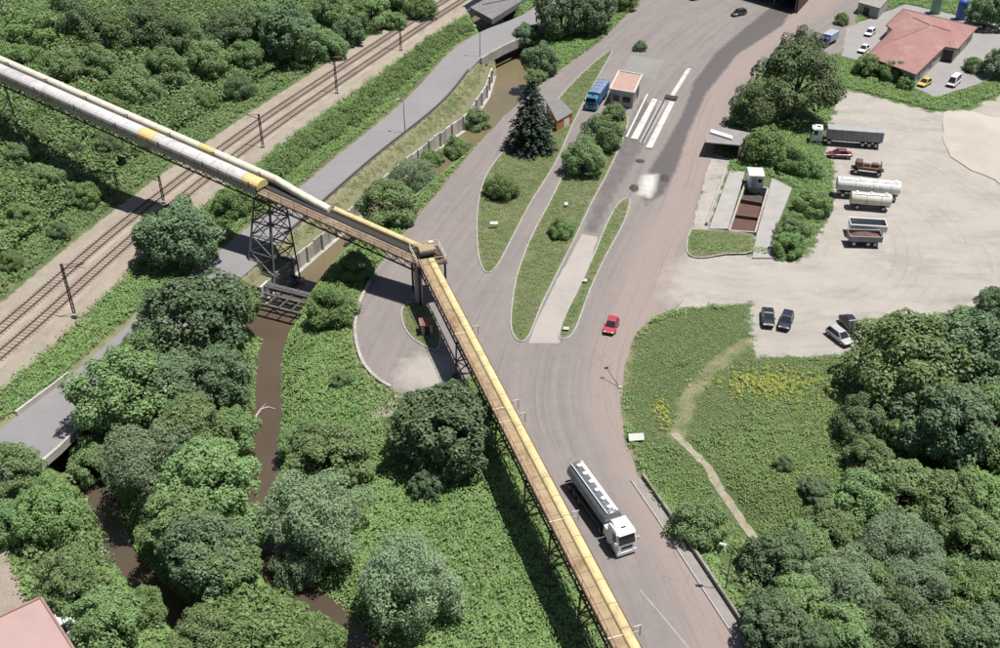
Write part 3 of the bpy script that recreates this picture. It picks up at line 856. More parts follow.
parapet('riverside_kerb', 'dark low kerb wall along the river edge of the riverside road', offset(catmull(GP(RS_R[7:11]), 5), .2), -.2, .6, .25, 3.0, pmat('dark_kerb', (.12, .11, .10), (.08, .075, .07), .8, .95))
# ------------------------------------------------------------------ kerb wall of the loop road
LOOPK = catmull(GP([(374, 274), (361, 300), (355, 325), (358, 350), (367, 369), (384, 384), (402, 392)]), 5)
lo_ = resample(LOOPK, 2.0)
lk = thing('loop_kerb_wall', 'low stone kerb wall round the outside of the loop road', 'kerb', (lo_[0][0], lo_[0][1], 0))
for a, b2 in zip(lo_[:-1], lo_[1:]):
    d = (b2 - a) / np.linalg.norm(b2 - a); e = b2 - d * .04
    part('kerb_block', MB().beam((a[0], a[1], .0), (e[0], e[1], .0), .42, .5).off((lo_[0][0], lo_[0][1], 0)), M_CONC, lk)
# ------------------------------------------------------------------ conveyor
ZB = 6.6
Bp = G3(425, 257, ZB); Rp = G3(155, 138, 13.6)
dirL = (Rp - Bp)                                      # from bend towards the hill
A_k = 1.95
Ap = Bp + dirL * A_k
Cp = G3(646, 684, ZB)
def frame_along(p, q):
    d = (q - p); L = d.length; d.normalize()
    side = Vector((-d.y, d.x, 0)).normalized()
    return d, side, L
def arch(mb, p, d, side, s0, s1, t0, t1, z0, h0, z1=None, h1=None, dt=0.0, n=8, skirt=.35):
    rings = []
    for s, z, h, o_ in ((s0, z0, h0, 0), (s1, z0 if z1 is None else z1, h0 if h1 is None else h1, dt)):
        r = []
        c0 = p + d * s
        a, b2 = t0 + o_, t1 + o_
        r.append(c0 + side * a + Vector((0, 0, z - skirt)))
        for i in range(n + 1):
            th = math.pi * (1 - i / n)
            r.append(c0 + side * ((a + b2) / 2 + (b2 - a) / 2 * math.cos(th)) + Vector((0, 0, z + h * math.sin(th))))
        r.append(c0 + side * b2 + Vector((0, 0, z - skirt)))
        rings.append(r)
    return mb.loft(rings, True, True)

# left gallery runs from the bend up to the hill; +side = picture's lower left (south)
dL, sL, LL = frame_along(Bp, Ap)
cv = thing('conveyor_gallery', 'long elevated conveyor crossing river and railway under pale arched covers', 'conveyor', (Bp.x, Bp.y, 0))
O = (Bp.x, Bp.y, 0)
def cpart(name, mb, mat, par=cv, o=O, sm=False):
    return part(name, mb.off(o), mat, par, sm)
def s_at_px(px):
    """distance from the bend along the gallery where it shows at column px"""
    lo, hi = 0.0, LL
    for _ in range(40):
        mid = (lo + hi) / 2; q = Bp + dL * mid
        if to_px(q.x, q.y, q.z)[0] > px: lo = mid
        else: hi = mid
    return lo
sT = s_at_px(268)           # the lattice tower
sN = s_at_px(326)           # where the north cover dives
sY1, sY2 = s_at_px(150), s_at_px(205)
# covers of the south belt
s = sT + .2; k = 0; PL = 3.0
while s < LL:
    mat = M_YELLOWP if (abs(s + 1.5 - sY1) < 1.6 or k == 0) else M_WHITECOVER
    e = min(s + PL - .06, LL)
    cpart('cover_panel', arch(MB(), Bp, dL, sL, s, e, -.35, 2.15, .75, .80), mat, sm=False)
    s += PL; k += 1
# covers of the north belt
s = sT - .5; k = 0
while s < LL:
    mat = M_YELLOWP if abs(s + 1.5 - sY2) < 2.2 else M_CREAM
    e = min(s + PL - .06, LL)
    cpart('cover_panel', arch(MB(), Bp, dL, sL, s, e, -2.2, -.95, .85, .62), mat)
    s += PL; k += 1
# dipping stretch of the north cover
n_ = 5; ss = np.linspace(sT - .55, sN, n_ + 1)
for i in range(n_):
    f0, f1 = i / n_, (i + 1) / n_
    z0, z1 = .85 - .75 * f0 ** .8, .85 - .75 * f1 ** .8
    o0 = .55 * math.sin(f0 * math.pi / 2); o1 = .55 * math.sin(f1 * math.pi / 2)
    cpart('cover_panel', arch(MB(), Bp, dL, sL, ss[i] - .03, ss[i + 1] + .03, -2.2 + o0, -.95 + o0, z0, .62, z1, .55, o1 - o0), M_CREAM)
s = 1.6
while s < sN - .6:
    e = min(s + PL - .06, sN - .4)
    cpart('cover_panel', arch(MB(), Bp, dL, sL, s, e, -2.15, -1.15, .05, .42), M_YELLOW)
    s += PL
def pt(base, d, side, s, t, z): return base + d * s + side * t + Vector((0, 0, z))
# belt trough, walkway
cpart('belt_trough', MB().loft([[pt(Bp, dL, sL, s, t, z) for t, z in ((-1.15, .12), (-1.0, -.22), (.35, -.22), (.45, .12), (.45, -.35), (-1.15, -.35))] for s in (0, sT + .4)]), M_RUST)
cpart('belt', MB().loft([[pt(Bp, dL, sL, s, t, z) for t, z in ((-.9, -.12), (.25, -.12), (.25, -.18), (-.9, -.18))] for s in (.4, sT + .2)]), M_RUBBER)
s = .2
while s < LL:
    e = min(s + 2.4 - .04, LL)
    cpart('walkway_plate', MB().beam(pt(Bp, dL, sL, s, 1.35, -.02), pt(Bp, dL, sL, e, 1.35, -.02), 1.6, .08), M_BROWNWALK)
    s += 2.4
cpart('deck_plate', MB().beam(pt(Bp, dL, sL, sT, -.4, -.3), pt(Bp, dL, sL, LL, -.4, -.3), 4.2, .12), M_DARKSTEEL)
cpart('deck_plate', MB().beam(pt(Bp, dL, sL, .3, -.2, -.42), pt(Bp, dL, sL, sT, -.2, -.42), 4.2, .06), M_DARKSTEEL)  # plate added below the belt so the gallery's shadow falls solid
s = sT + .4
while s < LL:
    e = min(s + 3.0 - .05, LL)
    cpart('side_panel', MB().beam(pt(Bp, dL, sL, s, 2.33, .0), pt(Bp, dL, sL, e, 2.33, .0), .05, .8), M_CLAD); s += 3.0
# side girders: two lattice trusses
for t in (-2.2, 2.2):
    mb = MB()
    mb.beam(pt(Bp, dL, sL, 0, t, -.15), pt(Bp, dL, sL, LL, t, -.15), .18, .2)
    mb.beam(pt(Bp, dL, sL, 0, t, -1.25), pt(Bp, dL, sL, LL, t, -1.25), .18, .2)
    s = 0
    while s < LL - 2:
        mb.beam(pt(Bp, dL, sL, s, t, -.2), pt(Bp, dL, sL, s, t, -1.2), .1)
        mb.beam(pt(Bp, dL, sL, s, t, -1.2), pt(Bp, dL, sL, s + 2, t, -.2), .09)
        s += 2
    cpart('side_girder', mb, M_RUST)
mb = MB(); s = 0
while s < LL:
    mb.beam(pt(Bp, dL, sL, s, -2.2, -1.2), pt(Bp, dL, sL, s, 2.2, -1.2), .12); s += 4
cpart('cross_beams', mb, M_DARKSTEEL)
# railing with posts along the south side
mb = MB(); s = 0
while s < LL:
    mb.beam(pt(Bp, dL, sL, s, 2.25, -.1), pt(Bp, dL, sL, s, 2.25, 1.0), .06); s += 2.4
mb.beam(pt(Bp, dL, sL, 0, 2.25, 1.0), pt(Bp, dL, sL, LL, 2.25, 1.0), .06)
mb.beam(pt(Bp, dL, sL, 0, 2.25, .5), pt(Bp, dL, sL, LL, 2.25, .5), .05)
cpart('handrail', mb, M_RUST)
# saddle brackets over the covers
s = sT + 1.7; 
while s < LL:
    mb = MB().beam(pt(Bp, dL, sL, s, -.45, .5), pt(Bp, dL, sL, s, -.45, 1.75), .12)
    mb.beam(pt(Bp, dL, sL, s, 2.25, -.3), pt(Bp, dL, sL, s, 2.25, 1.35), .12)
    mb.beam(pt(Bp, dL, sL, s, -.45, 1.7), pt(Bp, dL, sL, s, .3, 2.0), .1)
    cpart('bracket', mb, M_DARKSTEEL); s += 9.0
# support trestles further up the hill and one bent near the loop road
def trestle(base, d, side, s, half, zdeck_off, par, o, mat, spread=1.25, foot=True):
    q = base + d * s
    mb = MB(); zt_ = q.z + zdeck_off
    legs = []
    for sg in (-1, 1):
        tpv = q + side * (sg * half); tpv.z = zt_
        bx = q + side * (sg * half * spread); zb = zt(bx.x, bx.y) - .2; bx.z = zb
        mb.beam(bx, tpv, .2, .2); legs.append((bx, tpv))
        if foot: mb.box((bx.x, bx.y, zb + .25), (.9, .9, .6))
    for f0, f1 in ((.12, .5), (.5, .88)):
        a0 = legs[0][0].lerp(legs[0][1], f0); a1 = legs[1][0].lerp(legs[1][1], f0)
        b0 = legs[0][0].lerp(legs[0][1], f1); b1 = legs[1][0].lerp(legs[1][1], f1)
        mb.beam(a0, b1, .12); mb.beam(a1, b0, .12); mb.beam(b0, b1, .14)
    mb.beam(legs[0][1], legs[1][1], .3)
    return part('trestle', mb.off(o), mat, par)
for px in (-12,):
    trestle(Bp, dL, sL, s_at_px(px), 1.9, -1.4, cv, O, M_DARKSTEEL)
# blue tarp on the railing at the very left
sB = s_at_px(1)
cpart('blue_sheet', MB().loft([[pt(Bp, dL, sL, s, t, z) for t, z in ((2.32, 1.3), (2.45, 1.1), (2.55, -.9), (2.35, -1.0))] for s in (sB - 1.0, sB + .2, sB + 1.4)]), paint('blue_tarp', (.02, .06, .32), .6))

# lattice tower in the river bank
q = Bp + dL * sT; zdk = q.z
q = Vector((TOWER_XY[0], TOWER_XY[1], zdk))
tw = thing('lattice_tower', 'tall grey lattice steel tower carrying the conveyor at the river', 'tower', (q.x, q.y, -4.4))
OT = (q.x, q.y, -4.4)
ztop = q.z - 1.4; zbot = -4.2
def tcorner(f, i):
    hx = 3.7 + (2.1 - 3.7) * f; hy = 2.9 + (1.5 - 2.9) * f
    sx = (-1, 1, 1, -1)[i]; sy = (-1, -1, 1, 1)[i]
    hd = Vector((dL.x, dL.y, 0)).normalized()
    top_ = Bp + dL * sT
    v = Vector((q.x, q.y, 0)).lerp(Vector((top_.x, top_.y, 0)), f) + hd * (sy * hy) + sL * (sx * hx) * .8
    v.z = zbot + (ztop - zbot) * f
    return v
for i in range(4):
    part('leg', MB().beam(tcorner(0, i), tcorner(1, i), .22, .22).off(OT), M_STEEL, tw)
    c_ = tcorner(0, i)
    part('footing', MB().box((c_.x, c_.y, -4.3), (1.1, 1.1, .9)).off(OT), M_CONC, tw)
lev = [0, .22, .42, .6, .75, .88, 1.0]
for a in range(6):
    for i in range(4):
        j = (i + 1) % 4
        mb = MB().beam(tcorner(lev[a], i), tcorner(lev[a + 1], j), .10).beam(tcorner(lev[a], j), tcorner(lev[a + 1], i), .10)
        mb.beam(tcorner(lev[a + 1], i), tcorner(lev[a + 1], j), .16)
        part('bracing', mb.off(OT), M_STEEL, tw)
for i in range(4):
    part('base_beam', MB().beam(tcorner(.02, i), tcorner(.02, (i + 1) % 4), .35, .4).off(OT), M_STEEL, tw)

# service pipe bridge at the tower foot
P0 = G3(242, 288, -2.2); P1 = G3(338, 312, -2.2)
dP = (P1 - P0); LP = dP.length; dP.normalize(); sP = Vector((-dP.y, dP.x, 0))
pbr = thing('pipe_bridge', 'grey steel truss footbridge of parallel girders over the river below the tower', 'bridge', (P0.x, P0.y, -2.2))
for t in (-2.6, 0, 2.6):
    mb = MB().beam(P0 + sP * t, P1 + sP * t, .35, .28).beam(P0 + sP * t + Vector((0, 0, -1)), P1 + sP * t + Vector((0, 0, -1)), .25, .22)
    for k in range(8):
        a = P0 + dP * (LP * k / 8) + sP * t; b2 = P0 + dP * (LP * (k + 1) / 8) + sP * t
        mb.beam(a, b2 + Vector((0, 0, -1)) if k % 2 else b2, .12); mb.beam(a + Vector((0, 0, -1)), b2, .12)
    part('girder', mb.off(tuple(P0)), M_STEEL, pbr)
for k in range(9):
    a = P0 + dP * (LP * k / 8)
    part('cross_beam', MB().beam(a - sP * 2.7 + Vector((0, 0, .22)), a + sP * 2.7 + Vector((0, 0, .22)), .18).off(tuple(P0)), M_STEEL, pbr)
for t in (1.1, 1.6):
    part('pipe', MB().cyl(P0 + sP * t + Vector((0, 0, .5)), P1 + sP * t + Vector((0, 0, .5)), .2, 8).off(tuple(P0)), M_STEEL, pbr)
for e_ in (P0, P1):
    part('abutment', MB().box((e_.x, e_.y, -3.9), (1.2, 6.2, 3.0), math.atan2(dP.y, dP.x)).off(tuple(P0)), M_CONC, pbr)

# lower conveyor, running from the bend down beside the road
dR, sR, LR = frame_along(Bp, Cp)           # +side = picture right (east)?
cr = thing('lower_conveyor', 'long straight conveyor bridge with yellow cover and tan walkway beside the road', 'conveyor', (Bp.x, Bp.y, 0))
if sR.x < 0: sR = -sR
def rpart(name, mb, mat, sm=False): return part(name, mb.off(O), mat, cr, sm)
s = 1.0
while s < LR:
    e = min(s + 3.0 - .05, LR)
    rpart('cover_panel', arch(MB(), Bp, dR, sR, s, e, .12, 1.12, .1, .26, n=5), M_YELLOW)
    s += 3.0
s = .4
while s < LR:
    e = min(s + 2.0 - .04, LR)
    rpart('walkway_plate', MB().beam(pt(Bp, dR, sR, s, -.55, 0), pt(Bp, dR, sR, e, -.55, 0), 1.25, .08), M_TAN)
    s += 2.0
for t in (-1.2, 1.18):
    mb = MB()
    mb.beam(pt(Bp, dR, sR, 0, t, -.08), pt(Bp, dR, sR, LR, t, -.08), .14, .3)
    mb.beam(pt(Bp, dR, sR, 0, t, -1.3), pt(Bp, dR, sR, LR, t, -1.3), .16, .2)
    s = 0
    while s < LR - 1.6:
        mb.beam(pt(Bp, dR, sR, s, t, -.1), pt(Bp, dR, sR, s, t, -1.3), .1); mb.beam(pt(Bp, dR, sR, s, t, -1.3), pt(Bp, dR, sR, s + 1.6, t, -.1), .08); s += 1.6
    rpart('side_girder', mb, M_RUST)
rpart('belt_pan', MB().beam(pt(Bp, dR, sR, 0, 0, -.75), pt(Bp, dR, sR, LR, 0, -.75), 2.1, .5), M_DARKSTEEL)
mb = MB(); s = 0
while s < LR:
    mb.beam(pt(Bp, dR, sR, s, -1.22, 0), pt(Bp, dR, sR, s, -1.22, .95), .045); s += 2
mb.beam(pt(Bp, dR, sR, 0, -1.22, .95), pt(Bp, dR, sR, LR, -1.22, .95), .05)
rpart('handrail', mb, M_RUST)
def sR_at(py):
    lo, hi = 0.0, LR
    for _ in range(40):
        mid = (lo + hi) / 2; q2 = Bp + dR * mid
        if to_px(q2.x, q2.y, q2.z)[1] < py: lo = mid
        else: hi = mid
    return lo
for py in (333, 412, 470, 520, 580, 640):
    s = sR_at(py)
    trestle(Bp, dR, sR, s, 1.1, -1.4, cr, O, M_RUST, 1.15)
for py in (333, 408, 421, 520, 636):
    s = sR_at(py)
    mb = MB().beam(pt(Bp, dR, sR, s, -1.3, .06), pt(Bp, dR, sR, s, 1.9, .06), .10)
    mb.beam(pt(Bp, dR, sR, s, 1.85, -.6), pt(Bp, dR, sR, s, 1.85, .75), .09).beam(pt(Bp, dR, sR, s, 1.2, .75), pt(Bp, dR, sR, s, 1.85, .75), .08).beam(pt(Bp, dR, sR, s, 1.2, .3), pt(Bp, dR, sR, s, 1.2, .8), .08)
    rpart('bracket', mb, M_CREAM)

# transfer station at the bend
ts = thing('transfer_station', 'cluttered transfer platform with drum and railings where the two conveyors meet', 'platform', (Bp.x, Bp.y, 0))
def tpart(name, mb, mat, sm=False): return part(name, mb.off(O), mat, ts, sm)
angT = math.atan2(dR.y, dR.x)
tpart('deck', MB().box((Bp.x + .4, Bp.y + .3, ZB - .14), (5.0, 4.4, .18), angT), M_RUST)
for i, (a, b2) in enumerate(((-2.2, -1.9), (2.2, -1.9), (2.2, 1.9), (-2.2, 1.9))):
    ca, sa = math.cos(angT), math.sin(angT)
    x = Bp.x + .4 + a * ca - b2 * sa; y = Bp.y + .3 + a * sa + b2 * ca
    tpart('column', MB().beam((x, y, zt(x, y) - .2), (x, y, ZB - .2), .3, .3), M_DARKSTEEL)
tpart('pier', MB().box((Bp.x - 1.0, Bp.y - 1.4, 2.95), (1.2, .9, 6.5), angT), M_CONCPALE)
tpart('drum', MB().cyl(pt(Bp, dR, sR, .2, -.9, .75), pt(Bp, dR, sR, .2, 1.3, .75), .5, 14), M_DARKSTEEL)
tpart('motor', MB().cyl(pt(Bp, dR, sR, .3, 1.5, .5), pt(Bp, dR, sR, 1.2, 1.9, .5), .3, 10).box(pt(Bp, dR, sR, .9, 1.7, .25), (.9, .7, .5), angT), M_RUST)
tpart('chute', MB().box(pt(Bp, dR, sR, -.6, .4, .7), (1.5, 1.9, 1.1), angT, (1.25, 1.2)), M_TAN)
tpart('control_box', MB().box(pt(Bp, dR, sR, -1.6, 1.3, .85), (.6, .7, 1.2), angT), M_CREAM)
mb = MB()
for i in range(12):
    th = i / 12
    per = [(-2.4, -2.1), (2.4, -2.1), (2.4, 2.1), (-2.4, 2.1)]
    k = int(th * 4); fr = th * 4 - k
    a = Vector(per[k]); b2 = Vector(per[(k + 1) % 4]); p2 = a.lerp(b2, fr)
    x = Bp.x + .4 + p2.x * ca - p2.y * sa; y = Bp.y + .3 + p2.x * sa + p2.y * ca
    mb.beam((x, y, ZB - .1), (x, y, ZB + 1.0), .06)
for k in range(4):
    pp = []
    for p2 in (per[k], per[(k + 1) % 4]):
        pp.append((Bp.x + .4 + p2[0] * ca - p2[1] * sa, Bp.y + .3 + p2[0] * sa + p2[1] * ca))
    for zz in (ZB + .45, ZB + 1.0): mb.beam((*pp[0], zz), (*pp[1], zz), .06)
tpart('railing', mb, M_CREAM)

# hut under the bend
hp = G3(427, 333, 0.1)
ht = thing('pump_hut', 'tiny hut with brick-red flat roof under the conveyor bend', 'hut', hp, R(10))
part('wall', MB().box((0, .3, .8), (1.5, 1.5, 1.6)), M_WALL, ht)
part('roof', MB().box((0, .3, 1.68), (1.95, 2.0, .14)), pmat('hut_roof', (.30, .14, .115), (.22, .10, .09), 1.5, .8), ht)
part('door', MB().box((0, -.46, .72), (.7, .05, 1.35)), M_DARKSTEEL, ht)
# ------------------------------------------------------------------ vehicles
WHEELS = {}
def wheel(par, x, y, r, w_):
    key = (round(r, 2), round(w_, 2))
    if key not in WHEELS:
        n = 14
        prof = [(-w_ / 2, r * .62), (-w_ / 2, r * .93), (-w_ * .38, r), (w_ * .38, r), (w_ / 2, r * .93), (w_ / 2, r * .62)]
        rings = [[(rr * math.cos(2 * math.pi * k / n), yy, rr * math.sin(2 * math.pi * k / n)) for yy, rr in prof] for k in range(n + 1)]
        WHEELS[key] = (MB().loft(rings, False, True).mesh('wheel', M_RUBBER),
                       MB().cyl((0, -w_ * .42, 0), (0, w_ * .42, 0), r * .64, 10).cyl((0, -w_ * .47, 0), (0, w_ * .47, 0), r * .2, 8).mesh('rim', M_CHROME))
    o = link('wheel', WHEELS[key][0], par, (x, y, r))
    link('rim', WHEELS[key][1], o)
    return o
def lerp(a, b2, t): return a + (b2 - a) * t
def window_quad(a, b2, c, d, inset=.12, push=.015):
    """panel slightly proud of the quad a-b-c-d"""
    a, b2, c, d = map(Vector, (a, b2, c, d))
    nrm = (b2 - a).cross(d - a).normalized() * push
    cen = (a + b2 + c + d) / 4
    P = [lerp(p_, cen, inset) + nrm for p_ in (a, b2, c, d)]
    Qb = [p_ - nrm * 2.2 for p_ in P]
    return MB().add(P + Qb, [(0, 1, 2, 3), (7, 6, 5, 4), (0, 4, 5, 1), (1, 5, 6, 2), (2, 6, 7, 3), (3, 7, 4, 0)])
def car(label, loc, rz, color, kind='sedan', L=4.3, W=1.75, H=1.42, group=None, cat='car', name='parked_car'):
    t = thing(name, label, cat, loc, rz, group)
    pm = paint('car_' + '_'.join('%02d' % int(x * 99) for x in color), color)
    hb = .80 if kind != 'van' else .95
    x0, x1 = -L / 2, L / 2
    # lower body loft: (x, halfwidth, z_low, z_high)
    if kind == 'van':
        secs = [(x0, .86, .42, hb), (x0 + .12, .97, .30, hb), (x1 - .9, 1.0, .28, hb), (x1 - .25, .94, .30, hb - .12), (x1, .80, .40, hb - .28)]
        cab = (x0 + .04, x0 + .16, x1 - .35, x1 - 1.25)
    elif kind == 'hatch':
        secs = [(x0, .84, .42, hb - .02), (x0 + .18, .96, .28, hb + .03), (x1 - 1.1, 1.0, .26, hb), (x1 - .3, .93, .28, hb - .14), (x1, .78, .40, hb - .26)]
        cab = (x0 + .12, x0 + .55, x1 - .95, x1 - 1.75)
    else:
        secs = [(x0, .82, .42, hb - .08), (x0 + .2, .95, .28, hb + .0), (x0 + .9, 1.0, .26, hb + .02), (x1 - 1.15, 1.0, .26, hb), (x1 - .3, .93, .28, hb - .13), (x1, .78, .40, hb - .25)]
        cab = (x0 + .62, x0 + 1.15, x1 - 1.0, x1 - 1.85)
    rings = []
    for x, hw, zl, zh in secs:
        w2 = hw * W / 2
        rings.append([(x, -w2 * .92, zl), (x, -w2, zl + (zh - zl) * .35), (x, -w2 * .98, zh - .07), (x, -w2 * .86, zh), (x, w2 * .86, zh), (x, w2 * .98, zh - .07), (x, w2, zl + (zh - zl) * .35), (x, w2 * .92, zl)])
    part('body', MB().loft(rings), pm, t)
    # cabin
    rb_, rt, fb, ft = cab
    wb, wt_ = W / 2 * .90, W / 2 * .70
    zb, zt2 = hb - .03, H
    A = [(rb_, -wb, zb), (fb, -wb, zb), (fb, wb, zb), (rb_, wb, zb)]; Bq = [(rt, -wt_, zt2), (ft, -wt_, zt2), (ft, wt_, zt2), (rt, wt_, zt2)]
    part('cabin', MB().add(A + Bq, [(0, 1, 5, 4), (1, 2, 6, 5), (2, 3, 7, 6), (3, 0, 4, 7)]), pm, t)
    part('roof', MB().loft([[(rt - .03, -wt_ * .98, zt2 - .02), (ft + .03, -wt_ * .98, zt2 - .02), (ft + .03, wt_ * .98, zt2 - .02), (rt - .03, wt_ * .98, zt2 - .02)],
                            [(rt + .1, -wt_ * .85, zt2 + .05), (ft - .12, -wt_ * .85, zt2 + .05), (ft - .12, wt_ * .85, zt2 + .05), (rt + .1, wt_ * .85, zt2 + .05)]]), pm, t)
    part('windscreen', window_quad(A[1], A[2], Bq[2], Bq[1]), M_GLASS, t)
    part('rear_window', window_quad(A[3], A[0], Bq[0], Bq[3], .14), M_GLASS, t)
    part('side_window', window_quad(A[0], A[1], Bq[1], Bq[0]), M_GLASS, t)
    part('side_window', window_quad(A[2], A[3], Bq[3], Bq[2]), M_GLASS, t)
    wr = .31
    for x in (x0 + .82, x1 - .85):
        for y in (-W / 2 + .10, W / 2 - .10): wheel(t, x, y, wr, .2)
    for y in (-.55, .55):
        part('headlight', MB().box((x1 - .06, y * W / 1.75, .56), (.14, .34, .13)), M_LAMP, t)
        part('tail_light', MB().box((x0 + .03, y * W / 1.75, .66), (.1, .30, .14)), M_TAIL, t)
    for y in (-1, 1):
        part('mirror', MB().box((fb - .35, y * (W / 2 + .02), hb + .08), (.12, .2, .13)), pm, t)
    part('bumper', MB().box((x1 - .02, 0, .42), (.12, W * .78, .16)), M_RUBBER, t)
    part('bumper', MB().box((x0 + .02, 0, .44), (.12, W * .80, .16)), M_RUBBER, t)
    return t
def cab_over(t, xf, W, H, color, depth=2.2, z0=.55, sleeper=False, roofhatch=True):
    """flat-fronted lorry cab whose nose is at xf"""
    pm = paint('cab_' + '_'.join('%02d' % int(x * 99) for x in color), color)
    w2 = W / 2
    rings = []
    for z, xa, xb, hw in ((z0, xf - depth, xf - .02, w2 * .97), (z0 + .7, xf - depth, xf, w2), (z0 + 1.15, xf - depth, xf - .03, w2), (H - .25, xf - depth, xf - .32, w2 * .95), (H, xf - depth + .05, xf - .6, w2 * .86)):
        rings.append([(xa, -hw, z), (xb - .15, -hw, z), (xb, -hw * .85, z), (xb, hw * .85, z), (xb - .15, hw, z), (xa, hw, z)])
    part('cab', MB().loft(rings), pm, t)
    zb, zt2 = z0 + 1.2, H - .32
    part('windscreen', window_quad((xf - .03, -w2 * .84, zb), (xf - .03, w2 * .84, zb), (xf - .31, w2 * .80, zt2), (xf - .31, -w2 * .80, zt2), .03, .02), M_GLASS, t)
    for sg in (-1, 1):
        a = [(xf - 1.15, sg * w2 * .995, zb), (xf - .25, sg * w2 * .995, zb), (xf - .45, sg * w2 * .955, zt2), (xf - 1.15, sg * w2 * .955, zt2)]
        if sg < 0: q_ = window_quad(a[0], a[1], a[2], a[3], .05)
        else: q_ = window_quad(a[1], a[0], a[3], a[2], .05)
        part('side_window', q_, M_GLASS, t)
        part('mirror', MB().box((xf - .15, sg * (w2 + .16), zb + .25), (.1, .2, .5)).beam((xf - .15, sg * (w2 - .08), zb + .3), (xf - .15, sg * (w2 + .16), zb + .3), .05), M_RUBBER if color[0] < .5 else pm, t)
        part('headlight', MB().box((xf - .01, sg * w2 * .72, z0 + .28), (.10, .38, .2)), M_LAMP, t)
    part('bumper', MB().box((xf - .08, 0, z0 - .02), (.32, W * .96, .38)), pm, t)
    part('grille', MB().box((xf - .0, 0, z0 + .78), (.06, W * .55, .34)), M_RUBBER, t)
    part('sun_visor', MB().box((xf - .28, 0, H - .18), (.35, W * .82, .06)), pm if color[0] > .5 else M_RUBBER, t)
    if roofhatch: part('roof_hatch', MB().box((xf - 1.25, 0, H + .03), (.55, .55, .07)), M_GLASS, t)
    return pm
def chassis(t, x0, x1, z=.95):
    part('chassis', MB().box(((x0 + x1) / 2, -.42, z - .15), (x1 - x0, .16, .26)).box(((x0 + x1) / 2, .42, z - .15), (x1 - x0, .16, .26)).box(((x0 + x1) / 2, 0, z - .17), ((x1 - x0) * .9, .7, .1)), M_DARKSTEEL, t)
def axles(t, xs, W=2.45, r=.5, w_=.32):
    for x in xs:
        for sg in (-1, 1): wheel(t, x, sg * (W / 2 - w_ / 2 - .02), r, w_)
        part('axle', MB().cyl((x, -W / 2 + .2, r), (x, W / 2 - .2, r), .09, 8), M_DARKSTEEL, t)
def tank_body(t, x0, x1, zc, ry, rz_, mat, hatches=5, top=M_LAMP, stripes=None):
    n = 20; rings = []
    for x, k in ((x0, .80), (x0 + .06, .93), (x0 + .22, 1), (x1 - .22, 1), (x1 - .06, .93), (x1, .80)):
        rings.append([(x, ry * k * math.cos(2 * math.pi * i / n), zc + rz_ * k * math.sin(2 * math.pi * i / n)) for i in range(n)])
    tk = part('tank', MB().loft(rings), mat, t, False)
    tk.data.polygons.foreach_set('use_smooth', [len(p_.vertices) == 4 for p_ in tk.data.polygons])
    for i in range(hatches):
        x = lerp(x0 + .9, x1 - .9, i / max(1, hatches - 1))
        part('hatch', MB().cyl((x, 0, zc + rz_ - .03), (x, 0, zc + rz_ + .14), .27, 12), top, t)
        part('tank_band', MB().loft([[(x + .75 + dx, (ry + .012) * math.cos(2 * math.pi * j / n), zc + (rz_ + .012) * math.sin(2 * math.pi * j / n)) for j in range(n)] for dx in (-.03, .03)], False), M_STEEL, t) if i < hatches - 1 else None
    part('catwalk', MB().box(((x0 + x1) / 2, .48, zc + rz_ * .93), (x1 - x0 - .8, .34, .05)), top, t)
    return tk
def place(pa, pb, z=0.0):
    """centre, heading, length from rear px to front px on the ground"""
    a, b2 = Vector(G(*pa, z)), Vector(G(*pb, z)); d = b2 - a
    c = (a + b2) / 2
    return (c.x, c.y, z), math.atan2(d.y, d.x), d.length

# tanker lorry on the main road
loc, rz, LT = place((578, 488), (622, 550), 0.0)
tk = thing('tanker_lorry', 'white-cabbed articulated tanker lorry with grey tank driving on the main road', 'truck', loc, rz)
LT = 12.3
cab_over(tk, LT / 2, 2.4, 3.2, (.80, .80, .79), 2.3)
part('deflector', MB().loft([[(LT / 2 - 2.3, -.95, 3.15), (LT / 2 - .9, -.85, 3.19), (LT / 2 - .9, .85, 3.19), (LT / 2 - 2.3, .95, 3.15)], [(LT / 2 - 2.3, -.9, 3.5), (LT / 2 - 2.0, -.8, 3.5), (LT / 2 - 2.0, .8, 3.5), (LT / 2 - 2.3, .9, 3.5)]]), paint('cab_79_79_78', (.80, .80, .79)), tk)
part('rear_fairing', MB().box((LT / 2 - 2.75, 0, 1.5), (.8, 2.3, 1.2)), paint('cab_79_79_78', (.80, .80, .79)), tk)
chassis(tk, -LT / 2 + .2, LT / 2 - .6)
M_TANK = pmat('grey_tank', (.22, .24, .27), (.16, .175, .20), .7, .35, .35)
tank_body(tk, -LT / 2, LT / 2 - 3.3, 2.25, 1.16, 1.05, M_TANK, 6)
part('side_rail', MB().beam((-LT / 2 + .2, .62, 3.24), (LT / 2 - 3.5, .62, 3.24), .22, .12), M_LAMP, tk)
part('side_rail', MB().beam((-LT / 2 + .2, -.62, 3.24), (LT / 2 - 3.5, -.62, 3.24), .10, .10), M_LAMP, tk)
part('side_skirt', MB().box((-1.2, 1.12, .95), (7.2, .08, .5)).box((-1.2, -1.12, .95), (7.2, .08, .5)), M_DARKSTEEL, tk)
axles(tk, (LT / 2 - 1.25, LT / 2 - 3.9, -LT / 2 + 1.0, -LT / 2 + 2.2, -LT / 2 + 3.4))
part('rear_bumper', MB().box((-LT / 2 + .05, 0, .6), (.12, 2.4, .2)), M_TAIL, tk)

